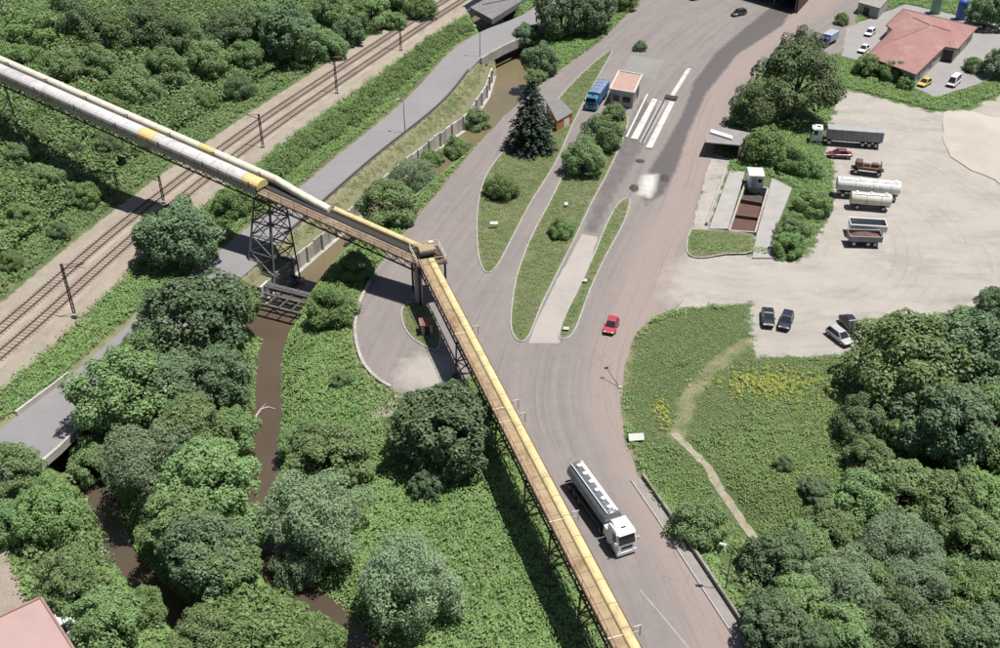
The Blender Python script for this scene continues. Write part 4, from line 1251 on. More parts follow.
# grey tipper lorry in the gravel yard
loc, rz, _ = place((878, 146), (812, 141), 0.0)
tp_ = thing('tipper_lorry', 'long grey tipper lorry with white cab parked at the head of the gravel yard', 'truck', loc, rz)
LT = 12.8
cab_over(tp_, LT / 2, 2.45, 3.0, (.74, .76, .78), 2.0)
chassis(tp_, -LT / 2 + .2, LT / 2 - .5)
M_TIP = pmat('grey_tipper', (.30, .31, .33), (.20, .205, .22), .8, .6, .2)
M_TIPIN = pmat('tipper_inside', (.24, .24, .245), (.17, .165, .165), 1, .7)
bx0, bx1 = -LT / 2, LT / 2 - 2.8
part('tipper_floor', MB().box(((bx0 + bx1) / 2, 0, 1.25), (bx1 - bx0, 2.4, .14)), M_TIPIN, tp_)
for sg in (-1, 1):
    sd = part('side_wall', MB().box(((bx0 + bx1) / 2, sg * 1.2, 2.2), (bx1 - bx0, .08, 1.9)), M_TIP, tp_)
    for k in range(12):
        x = lerp(bx0 + .2, bx1 - .2, k / 11)
        part('rib', MB().box((x, sg * 1.27, 2.2), (.12, .10, 1.8)), M_TIP, sd)
part('tailgate', MB().box((bx0, 0, 2.2), (.08, 2.3, 1.9)), M_TIP, tp_)
part('headboard', MB().box((bx1, 0, 2.25), (.08, 2.3, 2.0)), M_TIP, tp_)
part('tarpaulin', MB().loft([[(x, -1.2, 3.16), (x, 0, 3.32), (x, 1.2, 3.16), (x, 1.2, 3.1), (x, -1.2, 3.1)] for x in (bx0 + .02, bx1 - .02)]), pmat('grey_tarp', (.33, .34, .35), (.27, .275, .285), .7, .8), tp_)
axles(tp_, (LT / 2 - 1.2, LT / 2 - 3.4, bx0 + 1, bx0 + 2.2, bx0 + 3.4))

# white road tanker trailer
loc, rz, _ = place((896, 199), (836, 194), 0.0)
wt2 = thing('tank_trailer', 'long white tank trailer with dark lettering parked in the gravel yard', 'trailer', loc, rz)
M_WTANK = pmat('white_tank', (.74, .74, .72), (.66, .66, .64), .6, .4)
tank_body(wt2, -5.2, 5.2, 2.1, 1.22, 1.15, M_WTANK, 4, M_WTANK)
chassis(wt2, -5.0, 5.0); axles(wt2, (-4.2, -3.0, -1.8)); axles(wt2, (4.0,))
part('landing_leg', MB().box((3.0, .8, .55), (.16, .16, 1.1)).box((3.0, -.8, .55), (.16, .16, 1.1)).box((3.0, 0, .95), (.12, 1.7, .12)), M_DARKSTEEL, wt2)
# lettering marks on the near flank
lt = []
def glyph(mb, ch, x, z, s, yf):
    seg = {'A': [((0, 0), (.5, 1)), ((.5, 1), (1, 0)), ((.2, .4), (.8, .4))], 'N': [((0, 0), (0, 1)), ((0, 1), (1, 0)), ((1, 0), (1, 1))], 'D': [((0, 0), (0, 1)), ((0, 1), (.8, .8)), ((.8, .8), (.8, .2)), ((.8, .2), (0, 0))]}[ch]
    for (a, b_), (c_, d_) in seg:
        mb.beam((x - a * s, yf(z + b_ * s), z + b_ * s), (x - c_ * s, yf(z + d_ * s), z + d_ * s), .03, .10, (0, 1, 0))
near = 1 if math.sin(rz + math.pi / 2) < 0 else -1
yf = lambda z: near * (1.235 * math.sqrt(max(0, 1 - ((z - 2.1) / 1.165) ** 2)) + .004)
mb = MB(); x = 3.2
for ch in 'ANNAAD':
    if near > 0: glyph(mb, ch, x, 1.95, .62, yf)
    else: glyph(mb, ch, x, 1.95, .62, yf)
    x -= .98
part('lettering', mb, pmat('letter_grey', (.16, .17, .19), (.22, .23, .25), 2, .7), wt2)

# cream tank body beside it
loc, rz, _ = place((888, 209), (849, 206), 0.0)
ct = thing('tank_lorry_body', 'short cream-white tank body just below the long white tank trailer', 'tank', loc, rz)
tank_body(ct, -3.3, 3.2, 1.65, 1.12, 1.05, pmat('cream_tank', (.66, .63, .54), (.58, .54, .45), .6, .5), 3, M_WTANK)
chassis(ct, -3.2, 3.2, .8); axles(ct, (-2.2, 2.0), 2.2, .42, .28)
part('ladder', MB().beam((-3.4, .3, .5), (-3.4, .3, 2.6), .06).beam((-3.4, -.3, .5), (-3.4, -.3, 2.6), .06).beam((-3.4, -.3, 1), (-3.4, .3, 1), .05).beam((-3.4, -.3, 1.6), (-3.4, .3, 1.6), .05).beam((-3.4, -.3, 2.2), (-3.4, .3, 2.2), .05), M_WTANK, ct)

def skip_body(label, pa, pb, L, W, H, rim_mat, load_mat, name, cat, load_z):
    loc, rz, _ = place(pa, pb, 0.0)
    o = thing(name, label, cat, loc, rz)
    zf = .95
    part('floor', MB().box((0, 0, zf), (L, W, .12)), M_DARKSTEEL, o)
    for sg in (-1, 1):
        part('side_wall', MB().box((0, sg * W / 2, zf + H / 2), (L, .10, H)), rim_mat, o)
        part('rim', MB().box((0, sg * W / 2, zf + H + .04), (L + .1, .26, .1)), rim_mat, o)
    part('end_wall', MB().box((-L / 2, 0, zf + H / 2), (.10, W - .12, H)), rim_mat, o)
    part('end_wall', MB().box((L / 2, 0, zf + H / 2), (.10, W - .12, H)), rim_mat, o)
    rings = []
    for k in range(9):
        x = lerp(-L / 2 + .08, L / 2 - .08, k / 8); hgt = load_z * math.sin(math.pi * (k + .6) / 9.2) * random.uniform(.8, 1.1)
        rings.append([(x, -W / 2 + .08, zf + .3), (x, -W / 4, zf + .3 + hgt * .8), (x, 0, zf + .3 + hgt), (x, W / 4, zf + .3 + hgt * .75), (x, W / 2 - .08, zf + .3)])
    part('load', MB().loft(rings, False, False), load_mat, o)
    chassis(o, -L / 2, L / 2, .85); axles(o, (-L / 2 + .9, -L / 2 + 2.0, L / 2 - .8), W - .1, .45, .28)
    return o
M_WHITEP = paint('white_steel', (.70, .70, .69), .5)
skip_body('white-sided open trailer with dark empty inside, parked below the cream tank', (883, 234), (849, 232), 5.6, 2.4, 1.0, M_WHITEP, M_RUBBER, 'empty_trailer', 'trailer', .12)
skip_body('brown loaded trailer body, lowest of the row in the gravel yard', (878, 244), (848, 243), 5.0, 2.3, .85, pmat('dull_grey_paint', (.26, .25, .27), (.18, .17, .18), 1, .7), pmat('brown_load', (.15, .085, .065), (.10, .06, .05), 2, .95), 'loaded_trailer', 'trailer', .75)
# rusty chassis pile above the white tanker
loc, rz, _ = place((883, 175), (850, 171), 0.0)
rc = thing('rusty_chassis', 'rusty brown stripped lorry chassis between the red car and white tank trailer', 'chassis', loc, rz)
chassis(rc, -2.8, 2.8, 1.0); axles(rc, (-2.0, 1.9), 2.2, .48, .3)
part('frame', MB().box((-.3, 0, 1.3), (4.2, 2.2, .3)).box((1.5, 0, 1.8), (1.4, 2.0, .9), 0, (.8, .85)), M_RUST, rc)
part('engine_block', MB().box((-1.2, .1, 1.7), (1.1, .9, .7)).cyl((-.3, .2, 1.7), (.6, .2, 1.7), .3, 10), M_RUST, rc)
part('post', MB().beam((-2.2, .9, 1.4), (-2.2, .9, 2.2), .1).beam((-2.2, -.9, 1.4), (-2.2, -.9, 2.2), .1).beam((-2.2, -.9, 2.2), (-2.2, .9, 2.2), .1), M_RUST, rc)

# blue lorry on the narrow lane
loc, rz, _ = place((607, 88), (586, 117), 0.1)
bl = thing('blue_lorry', 'blue box lorry with turquoise cab parked on the narrow lane', 'truck', (loc[0], loc[1], .1), rz)
LT = 9.6
cab_over(bl, LT / 2, 2.4, 2.75, (.03, .22, .36), 1.9)
chassis(bl, -LT / 2 + .2, LT / 2 - .5)
M_BOXB = pmat('blue_box', (.085, .15, .30), (.06, .11, .23), .6, .6)
x0, x1 = -LT / 2, LT / 2 - 2.0
part('box_body', MB().box(((x0 + x1) / 2, 0, 2.0), (x1 - x0, 2.45, 2.0)), M_BOXB, bl)
part('tarp_roof', MB().loft([[(x, -1.26, 3.0), (x, -.6, 3.16), (x, .6, 3.16), (x, 1.26, 3.0)] for x in (x0 - .03, (x0 + x1) / 2, x1 + .03)], False, False), pmat('blue_grey_tarp', (.17, .22, .34), (.13, .17, .27), .8, .7), bl)
for k in range(5):
    x = lerp(x0 + .3, x1 - .3, k / 4)
    part('tarp_hoop', MB().beam((x, -1.25, 3.03), (x, 0, 3.2), .07).beam((x, 0, 3.2), (x, 1.25, 3.03), .07), M_BOXB, bl)
axles(bl, (LT / 2 - 1.2, -LT / 2 + 1.3, -LT / 2 + 2.5), 2.35)

# blue-grey van lorry half under the olive tree
loc, rz, _ = place((838, 38), (817, 50), 0.0)
bv = thing('small_blue_lorry', 'small lorry with pale blue-grey box and blue cab under the big olive-dark tree', 'truck', loc, rz)
cab_over(bv, 3.1, 2.1, 2.3, (.03, .07, .20), 1.6, .45)
chassis(bv, -3, 2.8, .8)
part('box_body', MB().box((-.8, 0, 1.75), (4.3, 2.15, 1.7)), pmat('pale_blue_box', (.36, .39, .46), (.30, .32, .38), .6, .6), bv)
axles(bv, (2.2, -1.9), 2.0, .4, .25)

def car_px(label, pa, pb, color, kind='sedan', L=None, z=0.0, **k):
    loc, rz, LL_ = place(pa, pb, z)
    return car(label, loc, rz, color, kind, L or 4.3, **k)
BLK = (.012, .013, .018); 
car_px('small red car driving on the main road near the junction', (614, 322), (608, 336), (.42, .04, .06), 'hatch', 3.6, name='driving_car')
car_px('black car parked at the left end of the gravel lot, upright in the picture', (767, 312), (768, 328), BLK, 'sedan', 4.4)
car_px('dark blue-black car just right of the leftmost black parked car', (788, 316), (783, 331), (.014, .018, .035), 'hatch', 4.1)
car_px('black car parked diagonally at the edge of the big leafy trees', (843, 319), (857, 336), BLK, 'sedan', 4.5)
car_px('silver car with dark windows beside the diagonal black car', (830, 332), (848, 346), (.42, .43, .44), 'hatch', 4.2)
car_px('dark red car parked beside the long grey tipper lorry', (852, 157), (826, 156), (.21, .022, .032), 'sedan', 4.4)
car_px('black car at the top of the plaza near the dark shed', (748, 13), (729, 17), (.03, .04, .04), 'hatch', 4.2, H=1.55)
car_px('dark vehicle cut off by the top edge of the plaza', (708, -3), (686, 1), (.05, .05, .055), 'sedan', 4.4)
car_px('upper of two white cars beside the red-roofed house', (876, 29), (863, 40), (.76, .76, .76), 'hatch', 4.1)
car_px('lower of two white cars beside the red-roofed house', (870, 46), (857, 56), (.76, .76, .76), 'sedan', 4.2)
car_px('white van parked right of the yellow car by the red-roofed house', (959, 79), (947, 90), (.78, .78, .77), 'van', 4.6, W=1.9, H=2.0, cat='van', name='parked_van')
car_px('small yellow car by the corner of the red-roofed house', (930, 82), (918, 88), (.62, .48, .06), 'hatch', 3.6)
car_px('white car squeezed between the pink roof and trees at lower left', (60, 618), (76, 642), (.70, .72, .74), 'hatch', 4.0)

# ------------------------------------------------------------------ buildings
def hut(name, label, cat, roof_px, zr, wallmat, roofmat, overhang=.25, thick=.18, z0=0.0):
    """flat-roofed box whose roof outline is traced at its real height"""
    rp = GP(roof_px, zr); c0 = rp.mean(0)
    o = thing(name, label, cat, (c0[0], c0[1], z0))
    wp = [tuple(lerp(p_, c0, overhang / max(.5, np.linalg.norm(p_ - c0)))) for p_ in rp]
    part('wall', MB().prism(wp, z0 - .2, zr - thick).off((c0[0], c0[1], z0)), wallmat, o)
    part('roof', MB().prism([tuple(p_) for p_ in rp], zr - thick, zr).off((c0[0], c0[1], z0)), roofmat, o)
    return o, np.array(wp), (c0[0], c0[1], z0)
def wall_patch(par, org, p, q, f0, f1, z0, z1, mat, name, dep=.06):
    """panel on the wall p-q between fractions f0..f1"""
    p, q = np.array(p), np.array(q); d = (q - p) / np.linalg.norm(q - p); n_ = np.array([d[1], -d[0]])
    if n_ @ (np.array(org[:2]) - (p + q) / 2) > 0: n_ = -n_
    a = p + (q - p) * f0 + n_ * dep / 2; b_ = p + (q - p) * f1 + n_ * dep / 2
    return part(name, MB().beam((a[0], a[1], (z0 + z1) / 2), (b_[0], b_[1], (z0 + z1) / 2), dep, z1 - z0).off(org), mat, par)
# weighbridge office
o, wp, og = hut('weigh_office', 'small weighbridge office with salmon flat roof and pale walls', 'building', [(610, 89), (634, 93), (642, 75), (619, 71)], 3.4, M_WALL, pmat('salmon_roof', (.42, .28, .235), (.35, .23, .195), .8, .85), .35)
M_TRIM = pmat('white_trim', (.66, .65, .62), (.55, .54, .51), 1, .8)
for k in range(4):
    a = GP([(610, 89), (634, 93), (642, 75), (619, 71)], 3.4); p_, q_ = a[k], a[(k + 1) % 4]
    part('parapet_edge', MB().beam((p_[0], p_[1], 3.42), (q_[0], q_[1], 3.42), .22, .36).off(og), M_TRIM, o)
for f0, f1 in ((.08, .42), (.52, .92)):
    wn_ = wall_patch(o, og, wp[0], wp[1], f0, f1, 1.0, 2.3, M_TRIM, 'window', .06)
    wall_patch(wn_, (0, 0, 0), wp[0] - np.array(og[:2]), wp[1] - np.array(og[:2]), f0 + .03, f1 - .03, 1.08, 2.22, M_GLASS, 'pane', .16)
wall_patch(o, og, wp[1], wp[2], .55, .8, 0, 2.1, M_DARKSTEEL, 'door', .08)
wn_ = wall_patch(o, og, wp[1], wp[2], .1, .45, 1.0, 2.3, M_GLASS, 'window', .08)
# weighbridge: white ramps and steel plate
wb = thing('weighbridge', 'weighbridge lane with long bright white concrete strips and dark steel edge', 'weighbridge', G3(650, 125, 0))
WO = tuple(G3(650, 125, 0))
M_WSTRIP = pmat('white_strip', (.56, .55, .53), (.46, .445, .425), 1.3, .85, c3=(.36, .34, .325))
def strip(name, pts, z0, z1, mat): part(name, MB().prism([tuple(x) for x in GP(pts)], z0, z1).off(WO), mat, wb)
strip('ramp_strip', [(630.5, 139), (637.5, 140), (657.5, 100), (652.5, 99)], .01, .16, M_WSTRIP)
strip('ramp_strip', [(645.5, 148.5), (652, 149), (674.5, 103), (669.5, 102)], .01, .22, M_WSTRIP)
strip('ramp_strip', [(670, 96), (674, 97), (691, 69.5), (687, 69)], .01, .22, M_WSTRIP)
strip('steel_plate', [(639, 143), (644, 144), (667, 103), (660, 101)], .01, .10, pmat('weigh_plate', (.33, .315, .31), (.25, .24, .235), 1, .8))
strip('guide_rail', [(625.5, 138), (627, 138.3), (648, 95), (646.8, 94.8)], .01, .3, M_TRIM)
strip('guide_rail', [(641.5, 143), (642.8, 143.2), (664.5, 101), (663.4, 100.8)], .11, .24, M_DARKSTEEL)
strip('end_plate', [(664, 99), (676, 101), (678, 97.5), (666, 95.5)], .0, .28, M_DARKSTEEL)
# mud heaps beside the white puddle
M_MUD = pmat('dark_mud', (.075, .066, .062), (.05, .045, .042), 2, .95)
def heap(name, label, cat, px, py, rx, ry, h, mat, n=28, seed=0, z=0.0):
    r = random.Random(seed); c0 = G3(px, py, z); rings = []
    k1, k2 = r.uniform(0, 6), r.uniform(0, 6)
    ph = [1 + .10 * math.sin(2 * 6.283 * i / n + k1) + .07 * math.sin(5 * 6.283 * i / n + k2) + .03 * r.uniform(-1, 1) for i in range(n)]
    for f in (1.0, .93, .84, .72, .58, .42, .26, .10, .002):
        hh = -.03 if f == 1 else (1 - f ** 1.5) ** 1.4
        rings.append([(rx * f * ph[i] * math.cos(6.2832 * i / n), ry * f * ph[i] * math.sin(6.2832 * i / n), h * hh * (1 + .08 * r.uniform(-1, 1) * f)) for i in range(n)])
    o = part(name, MB().loft(rings, False), mat, None, True); o.location = c0
    return tag(o, label, cat)
heap('mud_heap', 'dark mud heap on the left of the white patch of road', 'heap', 634, 188, .8, 1.6, .45, M_MUD, seed=1)
heap('mud_heap', 'dark mud heap on the right of the white patch of road', 'heap', 665, 178, .9, 1.5, .4, M_MUD, seed=2)
heap('mud_heap', 'small dark mud heap at the lower end of the white weighbridge strips', 'heap', 640, 161, .8, 1.0, .4, M_MUD, seed=3)
heap('sand_heap', 'large cream sand heap at the right edge of the gravel yard', 'heap', 1018, 156, 12.0, 20.0, 2.6, pmat('cream_sand', (.45, .415, .355), (.395, .362, .31), .25, .95, bmp=.3), 40, 5)
mb = MB()
for i in range(70):
    p = G3(random.uniform(364, 398), random.gauss(402, 4), -.4); s_ = random.uniform(.15, .5)
    mb.box((p.x, p.y, zt(p.x, p.y) + s_ * .15), (s_, s_ * random.uniform(.6, 1), s_ * .5), random.uniform(0, 3), (.7, .65))
o = part('rubble', mb, pmat('pale_rubble', (.42, .36, .31), (.28, .23, .20), 1.6, .95), None); tag(o, 'pale rubble scattered below the loop road kerb', 'rubble', kind='stuff')

# shed with the orange door
o, wp, og = hut('tool_shed', 'small grey-roofed shed with orange wall in front of the conifer', 'shed', [(546, 101), (561, 99), (573, 112), (557, 121)], 2.4, pmat('orange_plank', (.48, .20, .07), (.36, .14, .05), 1.2, .8), pmat('grey_felt', (.20, .20, .20), (.15, .15, .15), 1, .9), .2)
wall_patch(o, og, wp[2], wp[3], .2, .55, 0, 1.9, M_TRIM, 'door', .06)
# open-fronted shelter by the main road
rp = GP([(705, 142), (740, 145), (752, 133), (712, 125)], 2.9); c0 = rp.mean(0); og = (c0[0], c0[1], 0)
o = thing('roadside_shelter', 'flat-roofed open-fronted grey shelter beside the main road with white box on top', 'shelter', og)
part('roof', MB().prism([tuple(x) for x in rp], 2.7, 2.9).off(og), pmat('grey_slab', (.27, .25, .245), (.20, .19, .185), .8, .9), o)
for k in range(4):
    p_ = lerp(rp[k], c0, .07); part('post', MB().beam((p_[0], p_[1], -.1), (p_[0], p_[1], 2.7), .18).off(og), M_DARKSTEEL, o)
for k in (1, 2, 3):
    if k == 3: continue
    p_, q_ = lerp(rp[k], c0, .05), lerp(rp[(k + 1) % 4], c0, .05)
    part('back_wall', MB().beam((p_[0], p_[1], 1.3), (q_[0], q_[1], 1.3), .16, 2.8).off(og), M_CONC, o)
wb_ = GP([(711, 129), (733, 136), (732, 139), (710, 132)], 3.2)
part('white_box', MB().prism([tuple(x) for x in wb_], 2.9, 3.25).off(og), M_TRIM, o)

# settling pit
PB = GP([(745, 184), (768, 189), (755, 233), (729, 231)])
c0 = PB.mean(0); og = (c0[0], c0[1], 0)
o = thing('settling_pit', 'sunken concrete pit divided into bays of rust-brown sludge', 'pit', og)
M_SLUDGE = pmat('rust_sludge', (.115, .052, .036), (.075, .036, .028), .9, .8)
for k in range(4):
    p_, q_ = PB[k], PB[(k + 1) % 4]
    part('pit_wall', MB().beam((p_[0], p_[1], -.75), (q_[0], q_[1], -.75), .3, 1.9).off(og), M_CONC, o)
for k, dz in ((0, -1.3), (1, -.65), (2, -.55)):
    f0, f1 = k / 3, (k + 1) / 3
    a, b_, c_, d_ = lerp(PB[0], PB[3], f0), lerp(PB[1], PB[2], f0), lerp(PB[1], PB[2], f1), lerp(PB[0], PB[3], f1)
    part('sludge', MB().prism([tuple(a), tuple(b_), tuple(c_), tuple(d_)], -1.7, dz).off(og), M_SLUDGE if k else M_MUD, o)
    if k: part('divider', MB().beam((a[0], a[1], -.6), (b_[0], b_[1], -.6), .25, 1.3).off(og), M_RUST, o)
M_APRON = pmat('apron_concrete', (.36, .34, .325), (.29, .275, .265), .4, .9, world=True)
for pp, nm_ in (([(730, 170), (745, 172), (741, 186), (728, 229), (709, 229)], 'concrete_apron'), ([(772, 178), (792, 188), (785, 206), (776, 228), (776, 258), (752, 258), (757, 233), (769, 190)], 'concrete_apron')):
    oo = sheet(nm_, GP(pp), .06, M_APRON, 0, .3); tag(oo, kind='structure')
ak = GP([(726, 171), (716, 198), (705, 229)])
ok_ = parapet('pit_kerb', 'dark low kerb wall along the road side of the settling pit apron', ak, 0, .45, .3, 3.0, M_CONC)
# white container by the pit
loc, rz, _ = place((756, 186), (756, 178), 0.0)
cp = G3(755, 186, .06)
o = thing('white_cabin', 'small white site cabin standing at the head of the settling pit', 'cabin', cp, R(-4))
part('wall', MB().box((0, .9, 1.1), (2.5, 3.2, 2.2)), M_WHITEP, o)
part('roof', MB().box((0, .9, 2.26), (2.66, 3.36, .12)), M_WHITEP, o)
part('door', MB().box((-.4, -.72, 1.0), (.8, .05, 1.9)), M_CONC, o)
part('window', MB().box((.6, -.72, 1.4), (.7, .05, .7)), M_GLASS, o)

# house with the red hipped roof
ZE, ZR = 3.2, 5.0
E = [tuple(G3(x, y, ZE)) for x, y in ((866, 56), (916, 75), (945, 47), (958, 49), (978, 27), (903, 9), (886, 25), (892, 30))]
rid = [G3(895, 40, ZR - .3), G3(931, 25, ZR), G3(913, 17, ZR), G3(951, 31, ZR - .35)]
c0 = Vector(E[0]).lerp(Vector(E[4]), .5); og = (c0.x, c0.y, 0)
o = thing('red_roofed_house', 'single-storey house with wide brick-red hipped roof', 'house', og)
V = [Vector(x) for x in E] + rid
F = [(0, 1, 8), (1, 2, 9, 8), (2, 3, 11, 9), (3, 4, 11), (4, 5, 10, 9, 11), (5, 6, 10), (6, 7, 8, 9, 10), (7, 0, 8)]
rf = part('roof', MB().add(V, F).off(og), M_ROOFRED, o)
ea = MB()
for k in range(8): ea.beam(E[k], E[(k + 1) % 8], .14, .22)
part('eave', ea.off(og), pmat('dark_eave', (.12, .07, .06), (.08, .05, .045), 1, .8), rf)
rg = MB()
for a, b_ in ((8, 9), (9, 10), (9, 11)): rg.beam(V[a] + Vector((0, 0, .05)), V[b_] + Vector((0, 0, .05)), .3, .14)
part('ridge', rg.off(og), M_ROOFRED, rf)
cc = np.array([(x, y) for x, y, z in E]); cm = cc.mean(0)
wpts = [tuple(lerp(p_, cm, .06)) for p_ in cc]
part('wall', MB().prism(wpts, -.1, ZE - .05).off(og), M_WALL, o)
for (i, f0, f1, z0, z1, nm_, mt) in ((1, .15, .3, .9, 2.2, 'window', M_GLASS), (1, .55, .7, .9, 2.2, 'window', M_GLASS), (0, .2, .35, .9, 2.2, 'window', M_GLASS), (0, .6, .75, .9, 2.2, 'window', M_GLASS), (2, .1, .9, 0, 2.6, 'garage_door', M_DARKSTEEL), (3, .3, .6, .9, 2.2, 'window', M_GLASS)):
    wall_patch(o, og, wpts[i], wpts[(i + 1) % 8], f0, f1, z0, z1, mt, nm_, .1)
# pink roof at the lower left corner
Zp = 4.0
E2 = [G3(41, 598, Zp), G3(86, 668, Zp), G3(40, 720, Zp), G3(-60, 690, Zp), G3(-60, 645, Zp)]
c0 = E2[0].lerp(E2[3], .5); og = (c0.x, c0.y, 0)
o = thing('pink_roofed_building', 'building with plain pink roof cut off by the lower left corner', 'building', og)
part('roof', MB().add([*E2, *[e - Vector((0, 0, .25)) for e in E2]], [(0, 1, 2, 3, 4), (9, 8, 7, 6, 5)] + [(i, i + 5, (i + 1) % 5 + 5, (i + 1) % 5) for i in range(5)]).off(og), M_ROOFPINK, o)
ee = MB()
for k in range(5): ee.beam(E2[k], E2[(k + 1) % 5], .22, .3)
part('roof_edge', ee.off(og), pmat('roof_edge', (.33, .20, .17), (.25, .15, .13), 1, .8), o)
cm = np.array([(e.x, e.y) for e in E2]).mean(0)
part('wall', MB().prism([tuple(lerp(np.array((e.x, e.y)), cm, .06)) for e in E2], -2.5, Zp - .3).off(og), M_WALL, o)
# grey outbuilding at top right
o, wp, og = hut('grey_outbuilding', 'grey flat-roofed outbuilding behind the two white cars', 'shed', [(858, 2), (880, 8), (890, -3), (868, -9)], 2.8, M_CONC, pmat('grey_roofing', (.30, .28, .265), (.22, .21, .20), .8, .9))
wall_patch(o, og, wp[0], wp[1], .3, .55, 0, 2.0, M_DARKSTEEL, 'door', .08)
# dark open shed at the top of the plaza
rp = GP([(744, -2), (800, 16), (830, -14), (774, -32)], 4.5); c0 = rp.mean(0); og = (c0[0], c0[1], 0)
o = thing('open_shed', 'deep dark open-fronted shed at the top edge of the plaza', 'shed', og)
rp2 = GP([(738, -21), (800, -4), (830, -36), (766, -54)], 4.5)
part('roof', MB().prism([tuple(x) for x in rp2], 4.5, 4.7).off(og), M_RUST, o)
for k in (1, 2, 3):
    p_, q_ = lerp(rp2[k], rp2.mean(0), .04), lerp(rp2[(k + 1) % 4], rp2.mean(0), .04)
    part('wall', MB().beam((p_[0], p_[1], 2.2), (q_[0], q_[1], 2.2), .2, 4.5).off(og), M_DARKSTEEL, o)
for f in (.0, .33, .62, .97):
    p_ = lerp(lerp(rp2[0], rp2[1], f), rp2.mean(0), .03)
    part('post', MB().beam((p_[0], p_[1], -.1), (p_[0], p_[1], 4.5), .25).off(og), M_STEEL, o)
# two upright tanks behind the house
def vtank(label, px, py, r, h, col):
    c0 = G3(px, py, 0)
    o = thing('storage_tank', label, 'tank', c0)
    mt = paint('tank_' + '_'.join('%02d' % int(x * 99) for x in col), col, .5)
    part('shell', MB().cyl((0, 0, 0), (0, 0, h), r, 20), mt, o)
    part('dome', MB().loft([[(r * f * math.cos(2 * math.pi * i / 20), r * f * math.sin(2 * math.pi * i / 20), h + z) for i in range(20)] for f, z in ((1, 0), (.8, .3), (.4, .5), (.1, .55))]), mt, o)
    for k in range(4): part('band', MB().cyl((0, 0, h * (k + .5) / 4 - .06), (0, 0, h * (k + .5) / 4 + .06), r + .04, 20), mt, o)
    part('ladder', MB().beam((-.25, -r - .12, 0), (-.25, -r - .12, h), .06).beam((.25, -r - .12, 0), (.25, -r - .12, h), .06).box((0, -r - .12, h * .3), (.5, .05, .05)).box((0, -r - .12, h * .6), (.5, .05, .05)), M_LAMP, o)
vtank('pale green upright storage tank behind the red-roofed house', 935, 13, 1.25, 4.6, (.16, .36, .20))
vtank('blue upright storage tank behind the red-roofed house', 960, 19, 1.15, 4.4, (.02, .10, .42))

# signs
def board(label, px, py, w_, h_, zlow, rz, mat=M_TRIM, z=0.0, lean=R(48)):
    p = G3(px, py, z)
    o = thing('sign_board', label, 'sign', p, rz)
    ca_, sa_ = math.cos(lean), math.sin(lean)
    def slab(w2, h2, d0, d1):
        vs = [(sx * w2 / 2, hh * sa_ + dd * ca_, zlow + h_ * ca_ / 2 + hh * ca_ - dd * sa_) for dd in (d0, d1) for hh in (-h2 / 2, h2 / 2) for sx in (-1, 1)]
        return MB().add(vs, [(0, 1, 3, 2), (4, 6, 7, 5), (0, 4, 5, 1), (2, 3, 7, 6), (0, 2, 6, 4), (1, 5, 7, 3)])
    part('panel', slab(w_, h_, 0, .06), mat, o)
    part('frame', slab(w_ + .08, h_ + .08, .063, .12), M_STEEL, o)
    for sx in (-1, 1): part('post', MB().beam((sx * w_ * .36, .16, -.1), (sx * w_ * .36, .16, zlow + h_ * ca_ * .45), .08), M_STEEL, o)
board('blank white sign board on the grass right of the main road', 636, 441, 1.85, .85, .35, R(6), z=-.1)
board('small white sign on the first grass island beside the conveyor bend', 494, 228, 1.3, .5, .8, R(2), z=.1)
board('tiny white sign on the thin grass strip beside the concrete lane', 585, 283, .6, .4, .4, R(-5), z=.1)
board('tiny white sign at the tip of the thin grass strip', 566, 331, .8, .4, .35, R(-5), z=.1)
board('small white sign half hidden near the light shrub on the middle island', 566, 207, .6, .5, .5, R(10), z=.1)

# ------------------------------------------------------------------ trees
def crown_mesh(name, kind, seed, RR=4.5, n_leaf=7000, size=.34, lobes=34, flat=.82, lobe_r=(.22, .40), spread=.62, aspect=.7, hang=0.0):
    r = np.random.default_rng(seed)
    # lobe centres: shell of an uneven ellipsoid, denser above
    d = r.normal(size=(lobes, 3)); d /= np.linalg.norm(d, axis=1)[:, None]
    d[:, 2] = np.where(d[:, 2] < -.72, -d[:, 2], d[:, 2])
    rad = spread * (1 + .30 * np.array([math.sin(3 * math.atan2(a[1], a[0]) + seed) for a in d]) * .4) * r.uniform(.72, 1.08, lobes)
    c = d * rad[:, None] * RR; c[:, 2] *= flat
    lr = r.uniform(*lobe_r, lobes) * RR
    wgt = lr ** 2; cnt = r.multinomial(n_leaf, wgt / wgt.sum())
    C, Nn = [], []
    for i in range(lobes):
        k = cnt[i]
        v = r.normal(size=(k, 3)); v /= np.linalg.norm(v, axis=1)[:, None]
        out = c[i] / max(np.linalg.norm(c[i]), 1e-6)
        v[:, 2] += .25; v += out * .35; v /= np.linalg.norm(v, axis=1)[:, None]
        rr = lr[i] * r.uniform(.72, 1.06, k) ** .6 * (1 + .14 * np.sin(5 * v[:, 0] + i) * np.cos(4 * v[:, 1]))
        p = c[i] + v * rr[:, None]
        if hang: p[:, 2] -= hang * r.uniform(0, 1, k) ** 2 * RR * .3
        C.append(p); Nn.append(v + r.normal(size=(k, 3)) * .5 + np.array([.12, 0, .55]))
    C = np.concatenate(C); Nn = np.concatenate(Nn)
    sz = size * r.uniform(.6, 1.35, len(C))
    return quad_cloud(name, C, Nn, sz, LEAF[kind], aspect, r)
